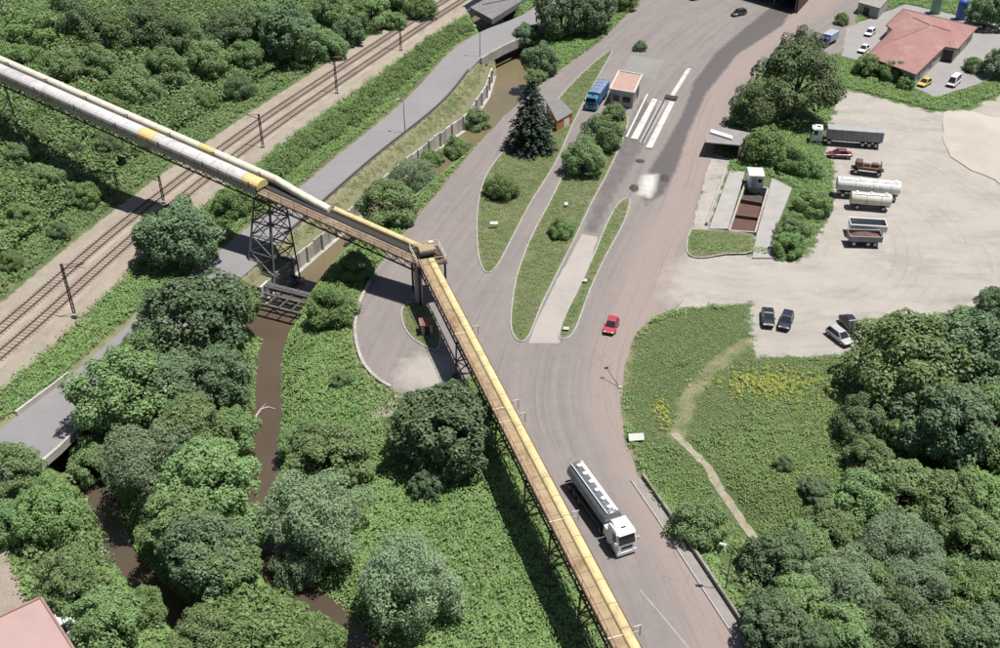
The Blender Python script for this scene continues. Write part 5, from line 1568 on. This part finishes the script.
def conifer_mesh(name, seed, H=11.0, RB=3.3):
    r = np.random.default_rng(seed); C, Nn = [], []
    z = .8
    while z < H - .2:
        f = 1 - z / H; rad = RB * f ** .8 * r.uniform(.85, 1.1)
        nb = max(5, int(9 * f + 4)); ph = r.uniform(0, 6.28)
        for k in range(nb):
            a = ph + 2 * math.pi * k / nb + r.uniform(-.2, .2); L = rad * r.uniform(.75, 1.12)
            m_ = int(16 + 46 * f)
            t = r.uniform(.08, 1, m_) ** .7
            p = np.column_stack([np.cos(a) * L * t, np.sin(a) * L * t, z - .35 * L * t * t + .1 * t])
            p += r.normal(size=p.shape) * np.array([.16, .16, .08]) * (1.15 - t[:, None] * .5)
            C.append(p); Nn.append(np.column_stack([np.cos(a) * np.ones(m_) * .4, np.sin(a) * np.ones(m_) * .4, np.ones(m_)]) + r.normal(size=(m_, 3)) * .5)
        z += .42
    C = np.concatenate(C); Nn = np.concatenate(Nn)
    return quad_cloud(name, C, Nn, .36 * r.uniform(.6, 1.3, len(C)), LEAF['conifer'], .45, r)
def trunk_mesh(name, seed, RR=4.5, base=-5.2):
    r = random.Random(seed); mb = MB()
    p = Vector((0, 0, base)); q = Vector((r.uniform(-.3, .3), r.uniform(-.3, .3), -1.2))
    mb.cyl(p, q, .34, 8, .24)
    for k in range(6):
        a = 2 * math.pi * k / 6 + r.uniform(-.4, .4); L = RR * r.uniform(.45, .7)
        e = q + Vector((math.cos(a) * L, math.sin(a) * L, r.uniform(.8, 2.4)))
        m2 = q.lerp(e, .5) + Vector((0, 0, .3))
        mb.cyl(q - Vector((0, 0, .3)), m2, .14, 6, .10); mb.cyl(m2, e, .10, 6, .04)
        e2 = m2 + Vector((r.uniform(-1, 1), r.uniform(-1, 1), r.uniform(.6, 1.4)))
        mb.cyl(m2, e2, .07, 5, .03)
    mb.cyl(q, q + Vector((.2, .1, 3.2)), .2, 6, .06)
    return mb.mesh(name, M_BARK)
PROTO = {}
spec = {'dark': dict(n_leaf=15000, size=.29, lobes=120, lobe_r=(.12, .22), spread=.80),
        'mid': dict(n_leaf=14000, size=.28, lobes=80, lobe_r=(.14, .27), spread=.76),
        'willow': dict(n_leaf=16000, size=.26, lobes=80, lobe_r=(.13, .26), spread=.76, aspect=.42, hang=.5),
        'light': dict(n_leaf=13500, size=.27, lobes=75, lobe_r=(.14, .26), spread=.76),
        'olive': dict(n_leaf=13500, size=.28, lobes=70, lobe_r=(.12, .26), spread=.76, aspect=.55)}
for kd, sp_ in spec.items():
    PROTO[kd] = [crown_mesh('crown', kd, 11 * i + len(kd), **sp_) for i in range(3)]
PROTO['conifer'] = [conifer_mesh('crown', 4)]
TRUNKS = [trunk_mesh('trunk', i) for i in range(3)]
CTRUNK = MB().cyl((0, 0, -.5), (0, 0, 10.6), .2, 8, .03).mesh('trunk', M_BARK)
tcount = 0
def tree(label, cx, cy, rpx, kind, ry=None, name=None, cat='tree', group=None, low=False, tall=1.0):
    """crown centre px, crown radius px (rx); crown height from ry px"""
    global tcount
    z = 0.0; hc = 3.0; rpx *= 1.1
    for _ in range(4):
        s = scale_at(cy, z + hc); Rm = rpx / s
        hc = (.50 if low else .76) * Rm * tall
        x, y = G(cx, cy, z + hc); z = zt(x, y)
    sc = Rm / 4.5
    vert = 1.0
    if ry: vert = min(1.5, max(.6, (ry / rpx)))
    t = thing(name or ('shrub' if low else 'tree'), label, cat, (x, y, z), random.uniform(0, 6.28), group)
    pr = PROTO[kind]
    cr_ = link('crown', pr[tcount % len(pr)], t, (0, 0, hc), random.uniform(0, 6.28), (sc * random.uniform(.92, 1.16), sc * random.uniform(.92, 1.16), sc * vert * random.uniform(.92, 1.08)))
    tr_ = link('trunk', TRUNKS[tcount % 3], t, (0, 0, hc), 0, (sc, sc, (hc + .25) / 5.2))
    tcount += 1
    return t
T = tree
# single trees one can point to
T('round dark green tree between the railway and riverside road', 181, 236, 36, 'dark')
T('large dense dark round tree beside the loop road under the conveyor', 444, 428, 52, 'dark', 54, tall=.9)
T('small dark bush at the foot of the large round dark tree', 428, 484, 18, 'dark', low=True, cat='shrub')
T('tall dark leafy tree left of the lattice tower foot', 196, 322, 54, 'dark')
T('leafy tree hiding the riverside road left of the tall dark tree', 152, 350, 32, 'mid')
T('dark leafy tree below the lattice tower hiding the road', 232, 305, 26, 'mid')
T('broad grey-green tree overhanging the lower left road bridge', 122, 392, 46, 'mid')
T('small dark tree on the riverside just below the broad grey-green tree', 165, 385, 34, 'dark')
T('leafy tree leaning towards the river in front of the tall dark tree', 215, 380, 34, 'dark')
T('pale grey-green tree between the road bridge and the river', 145, 460, 42, 'willow')
T('mid green tree filling the grove behind the pale grey-green tree', 190, 428, 38, 'mid')
T('low green tree beside the bridge parapet on the stream side', 95, 462, 24, 'mid')
T('green tree on the left river bank opposite the meadow bush', 232, 432, 26, 'mid')
T('green tree on the river edge of the grove, opposite the left willow', 238, 530, 32, 'mid')
T('green tree in the lower part of the grove above the light spreading tree', 228, 592, 34, 'mid')
T('wide dark green tree on the river left bank, centre of the grove', 208, 480, 46, 'mid')
T('rounded tree over the side stream in the middle of the grove', 180, 522, 38, 'mid')
T('low dark tree at the meeting of river and side stream', 210, 565, 42, 'dark')
T('leafy tree whose crown hangs over the muddy side stream', 204, 586, 26, 'mid')
T('silver-green willow at the river bend, left of two willows', 318, 512, 50, 'willow', 52)
T('drooping lower limbs of a silver willow shading the brown water', 300, 562, 28, 'willow')
T('silver-green willow in the meadow, right of two willows', 410, 580, 47, 'willow', 55)
T('light green spreading tree at the bottom edge left of the river', 258, 628, 52, 'light')
T('lighter green tree at the bottom edge next to the river bend', 312, 652, 30, 'light')
T('smaller light green tree at the bottom edge beside the side stream', 205, 640, 34, 'mid')
T('narrow-leaved tree beside the pink roof at lower left', 66, 580, 34, 'mid')
T('narrow-leaved tree right of the white car at lower left', 105, 622, 36, 'mid')
T('bright green bushy tree left of the side stream', 48, 512, 34, 'light')
T('dark tree at the far left below the road bridge', 14, 470, 30, 'mid')
T('bright green bush on the bank of the muddy side stream', 140, 608, 24, 'light', low=True, cat='shrub')
T('small green tree at left edge above the paved yard', 12, 520, 22, 'mid')
t = thing('conifer_tree', 'dark pointed conifer on the first grass island', 'tree', G3(531, 148, .1), .3)
hgt = post_height(531, 148, 0, 76, .1)[1]; k_ = hgt / 11.0
link('crown', PROTO['conifer'][0], t, (0, 0, 0), 0, (k_ * 1.4, k_ * 1.45, k_)); link('trunk', CTRUNK, t, (0, 0, 0), 0, k_)
T('light green shrub on the first grass island near the conifer', 502, 188, 17, 'light', low=True, cat='shrub')
T('dark round tree on the middle grass island with shadow beneath', 584, 158, 20, 'mid')
T('bushy green tree behind the dark round tree on the middle island', 602, 134, 20, 'mid')
T('green bush beside the weighbridge office', 614, 113, 12, 'mid', low=True, cat='shrub')
T('light green shrub alone on the middle grass island', 562, 230, 13, 'light', low=True, cat='shrub')
T('small dark shrub standing on the open plaza', 640, 47, 7, 'olive', low=True, cat='shrub')
T('huge dark olive tree between the plaza and the gravel yard', 795, 82, 46, 'olive', 46)
T('left part of the olive clump, shorter tree beside the main road', 757, 105, 26, 'olive')
T('sparse olive tree beside the small blue lorry', 800, 50, 24, 'olive')
T('bright bushy shrub above the white site cabin', 768, 147, 24, 'light', low=True, cat='shrub')
T('low bush left of the white tank trailer', 798, 162, 18, 'light', low=True, cat='shrub')
T('dark green bush between the settling pit and the yard trailers', 793, 228, 17, 'mid', low=True, cat='shrub')
T('lower green bush at the corner of the yard entrance', 789, 246, 16, 'light', low=True, cat='shrub')
T('leafy bush right of the settling pit apron', 812, 205, 17, 'light', low=True, cat='shrub')
T('grey-green bush beside the dark red car', 816, 172, 10, 'mid', low=True, cat='shrub')
T('dark leafy tree at the upper end of the river bridge', 560, 10, 30, 'dark')
T('tall tree overhanging the left branch road at top', 592, 12, 24, 'dark')
T('leafy tree right of the dark bridge opening', 541, 60, 17, 'dark')
T('dark tree leaning over the river bridge parapet', 528, 40, 15, 'dark')
T('dark bush on the river bank just below the bridge', 536, 78, 10, 'mid', low=True, cat='shrub')
T('green bush on the verge at the top of the branch road', 622, 0, 16, 'light', low=True, cat='shrub')
T('dense green bush on the river bank above the branch road', 388, 205, 29, 'mid', low=True, cat='shrub')
T('pale green bush next to the dense bank bush', 414, 180, 24, 'willow', low=True, cat='shrub')
T('small green bush beside the river wall', 432, 160, 13, 'light', low=True, cat='shrub')
T('leafy shrub against the pale river wall', 476, 122, 15, 'mid', low=True, cat='shrub')
T('small green shrub on the bank below the wall shrub', 458, 150, 14, 'light', low=True, cat='shrub')
T('yellow-green bush between the round dark tree and the lattice tower', 232, 205, 20, 'light', low=True, cat='shrub')
T('low green bush by the tower end of the pipe bridge', 356, 268, 18, 'light', low=True, cat='shrub')
T('wide green bush at the river bank right of the pipe bridge', 332, 306, 26, 'light', low=True, cat='shrub')
T('dark bush in the middle of the meadow', 342, 378, 10, 'mid', low=True, cat='shrub')
T('soft grey-green bush in the meadow above the left willow', 330, 455, 38, 'mid', low=True, cat='shrub')
T('dark green bush on the river edge of the meadow', 297, 440, 18, 'mid', low=True, cat='shrub')
# right-hand side
T('huge leafy tree beside the parked cars at right', 912, 365, 54, 'mid', 58)
T('large leafy tree at the right edge behind the parked cars', 968, 362, 52, 'dark')
T('large dark tree below the huge tree beside the cars', 945, 425, 46, 'dark')
T('leafy tree at the right edge of the picture, middle height', 1000, 420, 40, 'mid')
T('dark tree at the right edge of the gravel yard road', 997, 305, 20, 'dark')
T('olive bushy shrub left of the huge leafy tree', 862, 425, 30, 'olive', low=True, cat='shrub')
T('lone dark shrub in the meadow right of the dirt path', 784, 464, 10, 'mid', low=True, cat='shrub')
T('dark shrub at the end of the dirt path by white litter', 815, 492, 14, 'dark', low=True, cat='shrub')
T('dark green bush behind the roadside parapet, left of the lamp post', 700, 525, 28, 'mid', low=True, cat='shrub')
T('dark tree beside the tall lamp post behind the parapet', 776, 560, 30, 'dark')
T('dark tree at the bottom edge right of the parapet', 772, 622, 34, 'dark')
T('silver-green willow-like tree in the lower right wood, upper one', 898, 542, 34, 'willow')
T('silver-green willow-like tree at lower right, left one', 840, 582, 36, 'willow')
T('silver-green willow-like tree at lower right, right one', 925, 588, 34, 'willow')
T('olive-brown tree at the bottom edge in the lower right wood', 900, 632, 38, 'olive')
T('very dark tree at the bottom right corner', 985, 640, 36, 'dark')
wood = [(805, 545, 28, 'mid'), (830, 530, 26, 'mid'), (858, 500, 32, 'mid'), (900, 490, 34, 'mid'), (945, 500, 34, 'mid'), (985, 500, 34, 'light'), (975, 545, 34, 'mid'), (960, 590, 34, 'light'), (1000, 590, 30, 'mid'),
        (800, 600, 28, 'mid'), (845, 635, 30, 'mid'), (810, 648, 26, 'dark'), (880, 585, 26, 'mid'), (945, 640, 28, 'mid'), (1010, 545, 30, 'mid'), (870, 462, 26, 'mid'), (900, 440, 24, 'mid'), (1015, 470, 34, 'light')]
KW = {'mid': 'mid green', 'dark': 'dark green', 'light': 'bright green', 'olive': 'dull olive'}
def spot(x, y, xs, ys):
    cxn = ('left', 'middle', 'right')[sum(x > v for v in xs)]; ryn = ('upper', 'central', 'lower')[sum(y > v for v in ys)]
    return f'{ryn} {cxn}'
for a in wood:
    w_ = f'{KW[a[3]]} leafy tree in the {spot(a[0], a[1], (862, 952), (515, 570))} part of the lower right wood'
    T(w_, *a, group=w_)
T('dark tree behind the house at the top right corner', 988, 12, 20, 'dark')
T('round bush right of the white van', 974, 66, 10, 'mid', low=True, cat='shrub')
T('dark tree right of the house yard', 998, 64, 16, 'dark')
T('thick bush in front of the red-roofed house corner', 868, 66, 14, 'mid', low=True, cat='shrub')
T('bush on the bank below the red-roofed house', 892, 72, 13, 'mid', low=True, cat='shrub')
T('bush beside the yellow car on the bank', 906, 84, 9, 'light', low=True, cat='shrub')
T('bush above the grey outbuilding beside the plaza', 842, 20, 8, 'mid', low=True, cat='shrub')
# hill on the left
hillt = [(a_, b_, c_, {'dark': 'mid'}.get(d_, d_) if i_ % 3 else d_) for i_, (a_, b_, c_, d_) in enumerate([(70, 18, 26, 'olive'), (110, 28, 24, 'mid'), (150, 20, 28, 'olive'), (182, 34, 26, 'olive'), (205, 58, 24, 'dark'), (165, 70, 24, 'dark'), (228, 30, 24, 'olive'), (262, 22, 24, 'dark'), (245, 55, 18, 'mid'),
         (130, 84, 22, 'mid'), (150, 92, 16, 'dark'), (95, 60, 22, 'mid'), (30, 25, 26, 'light'), (330, 12, 22, 'dark'), (372, 14, 20, 'mid'), (395, -4, 18, 'mid'), (60, 60, 22, 'mid'), (20, 55, 22, 'light'), (350, 32, 16, 'dark'), (108, 110, 16, 'mid')])]
for a in hillt:
    w_ = f'{KW[a[3]]} tree in the {spot(a[0], a[1], (118, 240), (30, 65))} part of the hillside thicket'
    T(w_, *a, group=w_, tall=.8)
hb_ = random.Random(5)
for a in [(18, 150), (45, 178), (85, 195), (20, 215), (60, 232), (110, 150), (10, 262), (175, 110), (205, 100), (240, 88), (40, 130), (75, 150), (5, 190), (330, 48), (395, 22), (420, 8)]:
    rr_, kd_ = hb_.uniform(10, 17), hb_.choice(['mid', 'light', 'mid', 'olive'])
    w_ = f'{KW[kd_]} shrub in the {spot(a[0], a[1], (50, 180), (120, 185))} part of the hillside brambles'
    T(w_, a[0], a[1], rr_, kd_, group=w_, low=True, cat='shrub')
T('tall dark tree standing out at the edge of the hillside thicket above the tracks', 292, 36, 32, 'dark')
T('pale green tree on the hillside near the upper conveyor', 120, 86, 16, 'light')

# hedge between railway and riverside road
def mound_leaves(C, rad, dens, size, zsq, r, up=.35):
    """leaf faces over flattened mounds; C (n,3)"""
    out, nn = [], []
    area = 2 * math.pi * rad ** 2
    cnt = np.maximum(6, (area * dens).astype(int))
    idx = np.repeat(np.arange(len(C)), cnt); k = len(idx)
    v = r.normal(size=(k, 3)); v /= np.linalg.norm(v, axis=1)[:, None]; v[:, 2] = np.abs(v[:, 2])
    p = C[idx] + v * rad[idx][:, None] * r.uniform(.8, 1.05, k)[:, None] * np.array([1, 1, zsq])
    return p, v + r.normal(size=(k, 3)) * .5 + np.array([0, 0, up])
hp_ = resample(HEDGE, .55); Cs = []
for p in hp_:
    for _ in range(3):
        q_ = p + rng.uniform(-2.3, 2.3, 2); Cs.append((q_[0], q_[1], zt(*q_) + .35))
Cs = np.array(Cs)
P_, N_ = mound_leaves(Cs, rng.uniform(.7, 1.3, len(Cs)), 22, .3, 1.15, rng)
ho = thing('hedge', 'long bright green hedge between the railway and the riverside road', 'hedge', (hp_[0][0], hp_[0][1], 0.5))
me = quad_cloud('foliage', P_ - np.array([hp_[0][0], hp_[0][1], .5]), N_, .3 * rng.uniform(.6, 1.3, len(P_)), LEAF['light'])
link('foliage', me, ho)
mb = MB()
for p in hp_[::6]: mb.cyl((p[0] - hp_[0][0], p[1] - hp_[0][1], zt(*p) - .7), (p[0] - hp_[0][0] + .1, p[1] - hp_[0][1], zt(*p) + .7), .06, 5)
so_ = link('stems', mb.mesh('stems', M_BARK), ho); so_['kind'] = 'stuff'

# ------------------------------------------------------------------ ground cover (nobody could count it)
def scatter(n, seed, box=(-150, 150, 52, 318)):
    """random points on ground seen by the camera, with a margin"""
    r = np.random.default_rng(seed)
    n = int(n * (box[1] - box[0]) * (box[3] - box[2]) / AREA)
    P = np.column_stack([r.uniform(box[0], box[1], n), r.uniform(box[2], box[3], n)])
    px, py = to_px(P[:, 0], P[:, 1], 0)
    P = P[(px > -45) & (px < 1045) & (py > -35) & (py < 700)]
    return P, {k: bilin(FL[k], P) for k in FL}, bilin(GZ, P), r
AREA = 300 * 266
isl = lambda P: np.min([sdf_poly(P, v) for v in ISLP.values()], axis=0)
TRI = GP([(622, 372), (634, 338), (652, 320), (690, 308), (748, 305), (752, 358), (856, 356), (870, 400), (850, 470), (800, 520), (760, 540), (700, 520), (660, 500), (627, 440)])
GROVE = [GP([(60, 440), (110, 400), (200, 330), (245, 330), (245, 420), (235, 520), (250, 575), (240, 610), (190, 600), (150, 560), (135, 510)]),
         GP([(200, 620), (280, 600), (330, 640), (340, 690), (190, 690)]), GP([(0, 480), (70, 475), (90, 520), (110, 580), (170, 640), (120, 690), (85, 620), (50, 580), (20, 560)]),
         GP([(690, 540), (740, 530), (800, 520), (840, 480), (880, 450), (1080, 480), (1080, 720), (780, 720)])]
def carpet(P, r, k, jit, amp, size, up=.8, c1=2.2, c2=.8, seed=0, islz=False, lean=.45):
    """leaf faces over a bumpy canopy that follows the ground; P seed points, k leaves round each"""
    Q_ = np.repeat(P, k, axis=0) + r.normal(size=(len(P) * k, 2)) * jit
    def hf(X): return amp * (.25 + .55 * (vnoise(X, c1, seed + 1) * .5 + .5) ** .8 + .30 * (vnoise(X, c2, seed + 2) * .5 + .5) + .35 * vnoise(X, c1 * 3.3, seed + 3) * .5)
    h0 = hf(Q_); e = .25
    gx_ = (hf(Q_ + np.array([e, 0])) - h0) / e; gy_ = (hf(Q_ + np.array([0, e])) - h0) / e
    z_ = np.full(len(Q_), .1) if islz else bilin(GZ, Q_)
    Cc = np.column_stack([Q_, z_ + np.maximum(h0, .03) * r.uniform(.7, 1.0, len(Q_))])
    Nn_ = np.column_stack([-gx_, -gy_, np.full(len(Q_), up)]) + r.normal(size=(len(Q_), 3)) * lean
    return Cc, Nn_, size * r.uniform(.55, 1.35, len(Q_))
# 1 hillside thicket
P, f, z, r = scatter(int(AREA * 2.6), 21)
P = P[(f['u'] > 7.6) & (f['pave'] > .6)]
uu = bilin(FL['u'], P); near_ = uu < 13
A1 = carpet(P[near_], r, 10, .4, .7, .37, seed=40, lean=.35); A2 = carpet(P[~near_], r, 8, .45, 2.8, .49, c1=4.2, c2=1.5, seed=44, lean=.38)
P_, N_, S_ = (np.concatenate([x, y]) for x, y in zip(A1, A2))
o = link('hillside_thicket', quad_cloud('hillside_thicket', P_, N_, S_, LEAF['bramble'], .85))
tag(o, 'tangled green bramble thicket covering the hillside beyond the railway', 'thicket', kind='stuff')
# 2 meadow plants between river and conveyor, and the river banks
P, f, z, r = scatter(int(AREA * 4.0), 22)
tri = sdf_poly(P, TRI)
m_ = (f['pave'] > .45) & (f['river'] > .4) & (f['u'] < -6.2) & (f['yard'] > 1) & (f['lot'] > .6) & (f['pit'] > 5)
m_ &= (tri > -.5) & (sdf_poly(P, BARE) > .3) & (sdf_poly(P, BLOT) > 0) & ~((f['wall'] < 6) & (f['r1side'] < 0))
m_ &= ~((f['rs'] > 0) & (f['rs'] < 1.2))
m_ &= np.min([sdf_poly(P, q_) for q_ in GROVE], axis=0) > -2
P = P[m_]
P_, N_, S_ = carpet(P, r, 12, .3, .62, .25, seed=50, lean=.33)
o = link('meadow_plants', quad_cloud('meadow_plants', P_, N_, S_, LEAF['meadow'], .8))
tag(o, 'low bright green leafy ground cover on the meadow and river banks', 'undergrowth', kind='stuff')
# 2b brushwood under the two groves
P, f, z, r = scatter(int(AREA * .45), 27)
g_ = np.min([sdf_poly(P, q_) for q_ in GROVE], axis=0)
m_ = (g_ < 0) & (f['pave'] > 1.6) & (f['river'] > 1.4)
P, z = P[m_], z[m_]
rad = r.uniform(.6, 1.7, len(P))
P_, N_ = mound_leaves(np.column_stack([P, z - .1]), rad, 7, .33, 1.1, r)
o = link('brushwood', quad_cloud('brushwood', P_, N_, .42 * r.uniform(.5, 1.35, len(P_)), LEAF['mid'], .8))
tag(o, 'leafy brushwood filling the ground under the riverside grove and lower right wood', 'undergrowth', kind='stuff')
# 3 grass on islands, verges and the triangle
P, f, z, r = scatter(int(AREA * 4), 23, (-45, 75, 78, 260))
tri = sdf_poly(P, TRI); il = isl(P)
dpath = dist_line(P, PATH)[0]
ing = (tri < .5) & (f['pave'] > .35) & (f['yard'] > .4) & (dpath > 1.0)
verge = (il > .5) & (tri > 0) & (f['pave'] > .35) & (f['u'] < -5.6) & (f['pave'] < 3) & (f['river'] > 1.5) & (f['yard'] > 1) & (f['lot'] > .4) & (f['pit'] > 6) & (sdf_poly(P, BARE) > .3)
wallg = (f['wall'] < 7) & (f['wallside'] > 0) & (f['rs'] > .4) & (f['wall'] > .7)
track = dist_line(P, PATH2)[0]
A1 = carpet(P[(ing & (track > 1.3)) | verge | wallg], r, 13, .3, .16, .17, seed=60, lean=.28)
A2 = carpet(P[il < -.45], r, 16, .22, .16, .155, seed=64, islz=True, lean=.28)
A3 = carpet(P[ing & (track <= 1.3)], r, 3, .3, .05, .14, seed=66)
P_, N_, S_ = (np.concatenate(x) for x in zip(A1, A2, A3))
o = link('grass_tufts', quad_cloud('grass_tufts', P_, N_, S_, LEAF['grass'], .7))
tag(o, 'short mottled grass on the traffic islands and the roadside triangle', 'grass', kind='stuff')
# 4 taller green weeds on the lush side of the triangle
P, f, z, r = scatter(int(AREA * 4), 24, (5, 75, 70, 150))
tri = sdf_poly(P, TRI)
px, py = to_px(P[:, 0], P[:, 1], z)
lush = smooth(((px - 690) * .6 + (py - 400)) / 60) + .6 * vnoise(P, 6, 15)
keep = (tri < 2) & (f['pave'] > 1) & (f['yard'] > 1.0) & (dist_line(P, PATH)[0] > 1.3) & (dist_line(P, PATH2)[0] > 2.2) & (lush > .5)
P_, N_, S_ = carpet(P[keep], r, 13, .3, .45, .21, seed=70, lean=.33)
o = link('weeds', quad_cloud('weeds', P_, N_, S_, LEAF['meadow'], .8))
tag(o, 'taller green weeds right of the dirt path', 'weeds', kind='stuff')
# 5 yellow flowers
fc = np.array(G(770, 384)); n = 520
P = fc + rng.normal(size=(n, 2)) * np.array([3.4, 1.9]); z = terrain(P)
P2 = np.array(G(662, 412)) + rng.normal(size=(70, 2)) * np.array([.5, 1.6]); P = np.concatenate([P, P2]); z = terrain(P)
rad = rng.uniform(.12, .3, len(P))
P_, N_ = mound_leaves(np.column_stack([P, z + .25]), rad, 30, .2, .8, rng, .6)
o = link('yellow_flowers', quad_cloud('yellow_flowers', P_, N_, .2 * rng.uniform(.5, 1.3, len(P_)), LEAF['flower']))
tag(o, 'patch of yellow wild flowers in the grass below the parked cars', 'flowers', kind='stuff')
# 6 stones and litter along river banks
M_STONE = pmat('bank_stone', (.42, .38, .33), (.30, .27, .23), 2, .9)
mb = MB()
for i in range(110):
    px, py = random.choice([(97 + random.gauss(0, 2), 505 + random.uniform(0, 60)), (118 + random.gauss(0, 4), 508 + random.gauss(0, 4)), (102 + random.gauss(0, 2), 552 + random.gauss(0, 6)), (492 + random.gauss(0, 3), 90 + random.gauss(0, 8))])
    p = G3(px, py, -3.9); s_ = random.uniform(.12, .45); zz = zt(p.x, p.y)
    mb.box((p.x, p.y, max(zz, -4.3) + s_ * .2), (s_, s_ * random.uniform(.6, 1), s_ * .6), random.uniform(0, 3), (.7, .65))
o = part('bank_stones', mb, M_STONE, None); tag(o, 'scattered pale stones along the water edge', 'stones', kind='stuff')

# 7 litter and driftwood
for px, py, sz_, lb in ((803, 521, .9, 'white plastic litter at the end of the dirt path'), (799, 527, .6, 'smaller scrap of white litter below the first by the dirt path')):
    p = G3(px, py, -1.0); p.z = zt(p.x, p.y)
    mb = MB(); r_ = random.Random(px)
    rings = [[(sz_ * f_ * math.cos(k * .7854) * r_.uniform(.7, 1.2), sz_ * .7 * f_ * math.sin(k * .7854) * r_.uniform(.7, 1.2), h_) for k in range(8)] for f_, h_ in ((.5, .1), (.42, .35), (.15, .5))]
    o = part('plastic_litter', mb.loft(rings), M_TRIM, None); o.location = p; tag(o, lb, 'litter')
pts = [G3(x, y, -4.2) for x, y in ((255, 426), (256, 416), (261, 409), (268, 407), (275, 409))]
o = thing('driftwood', 'pale bent branch lying in the brown river', 'branch', pts[0])
mb = MB()
for a, b_, r0 in zip(pts[:-1], pts[1:], (.14, .13, .11, .08)): mb.cyl(a, b_, r0, 7, r0 * .85)
part('limb', mb.off(tuple(pts[0])), pmat('bleached_wood', (.50, .46, .40), (.38, .34, .29), 2, .9), o)
part('twig', MB().cyl(pts[2], pts[2] + Vector((.5, .9, .25)), .06, 6, .02).off(tuple(pts[0])), MATS['bleached_wood'], o)
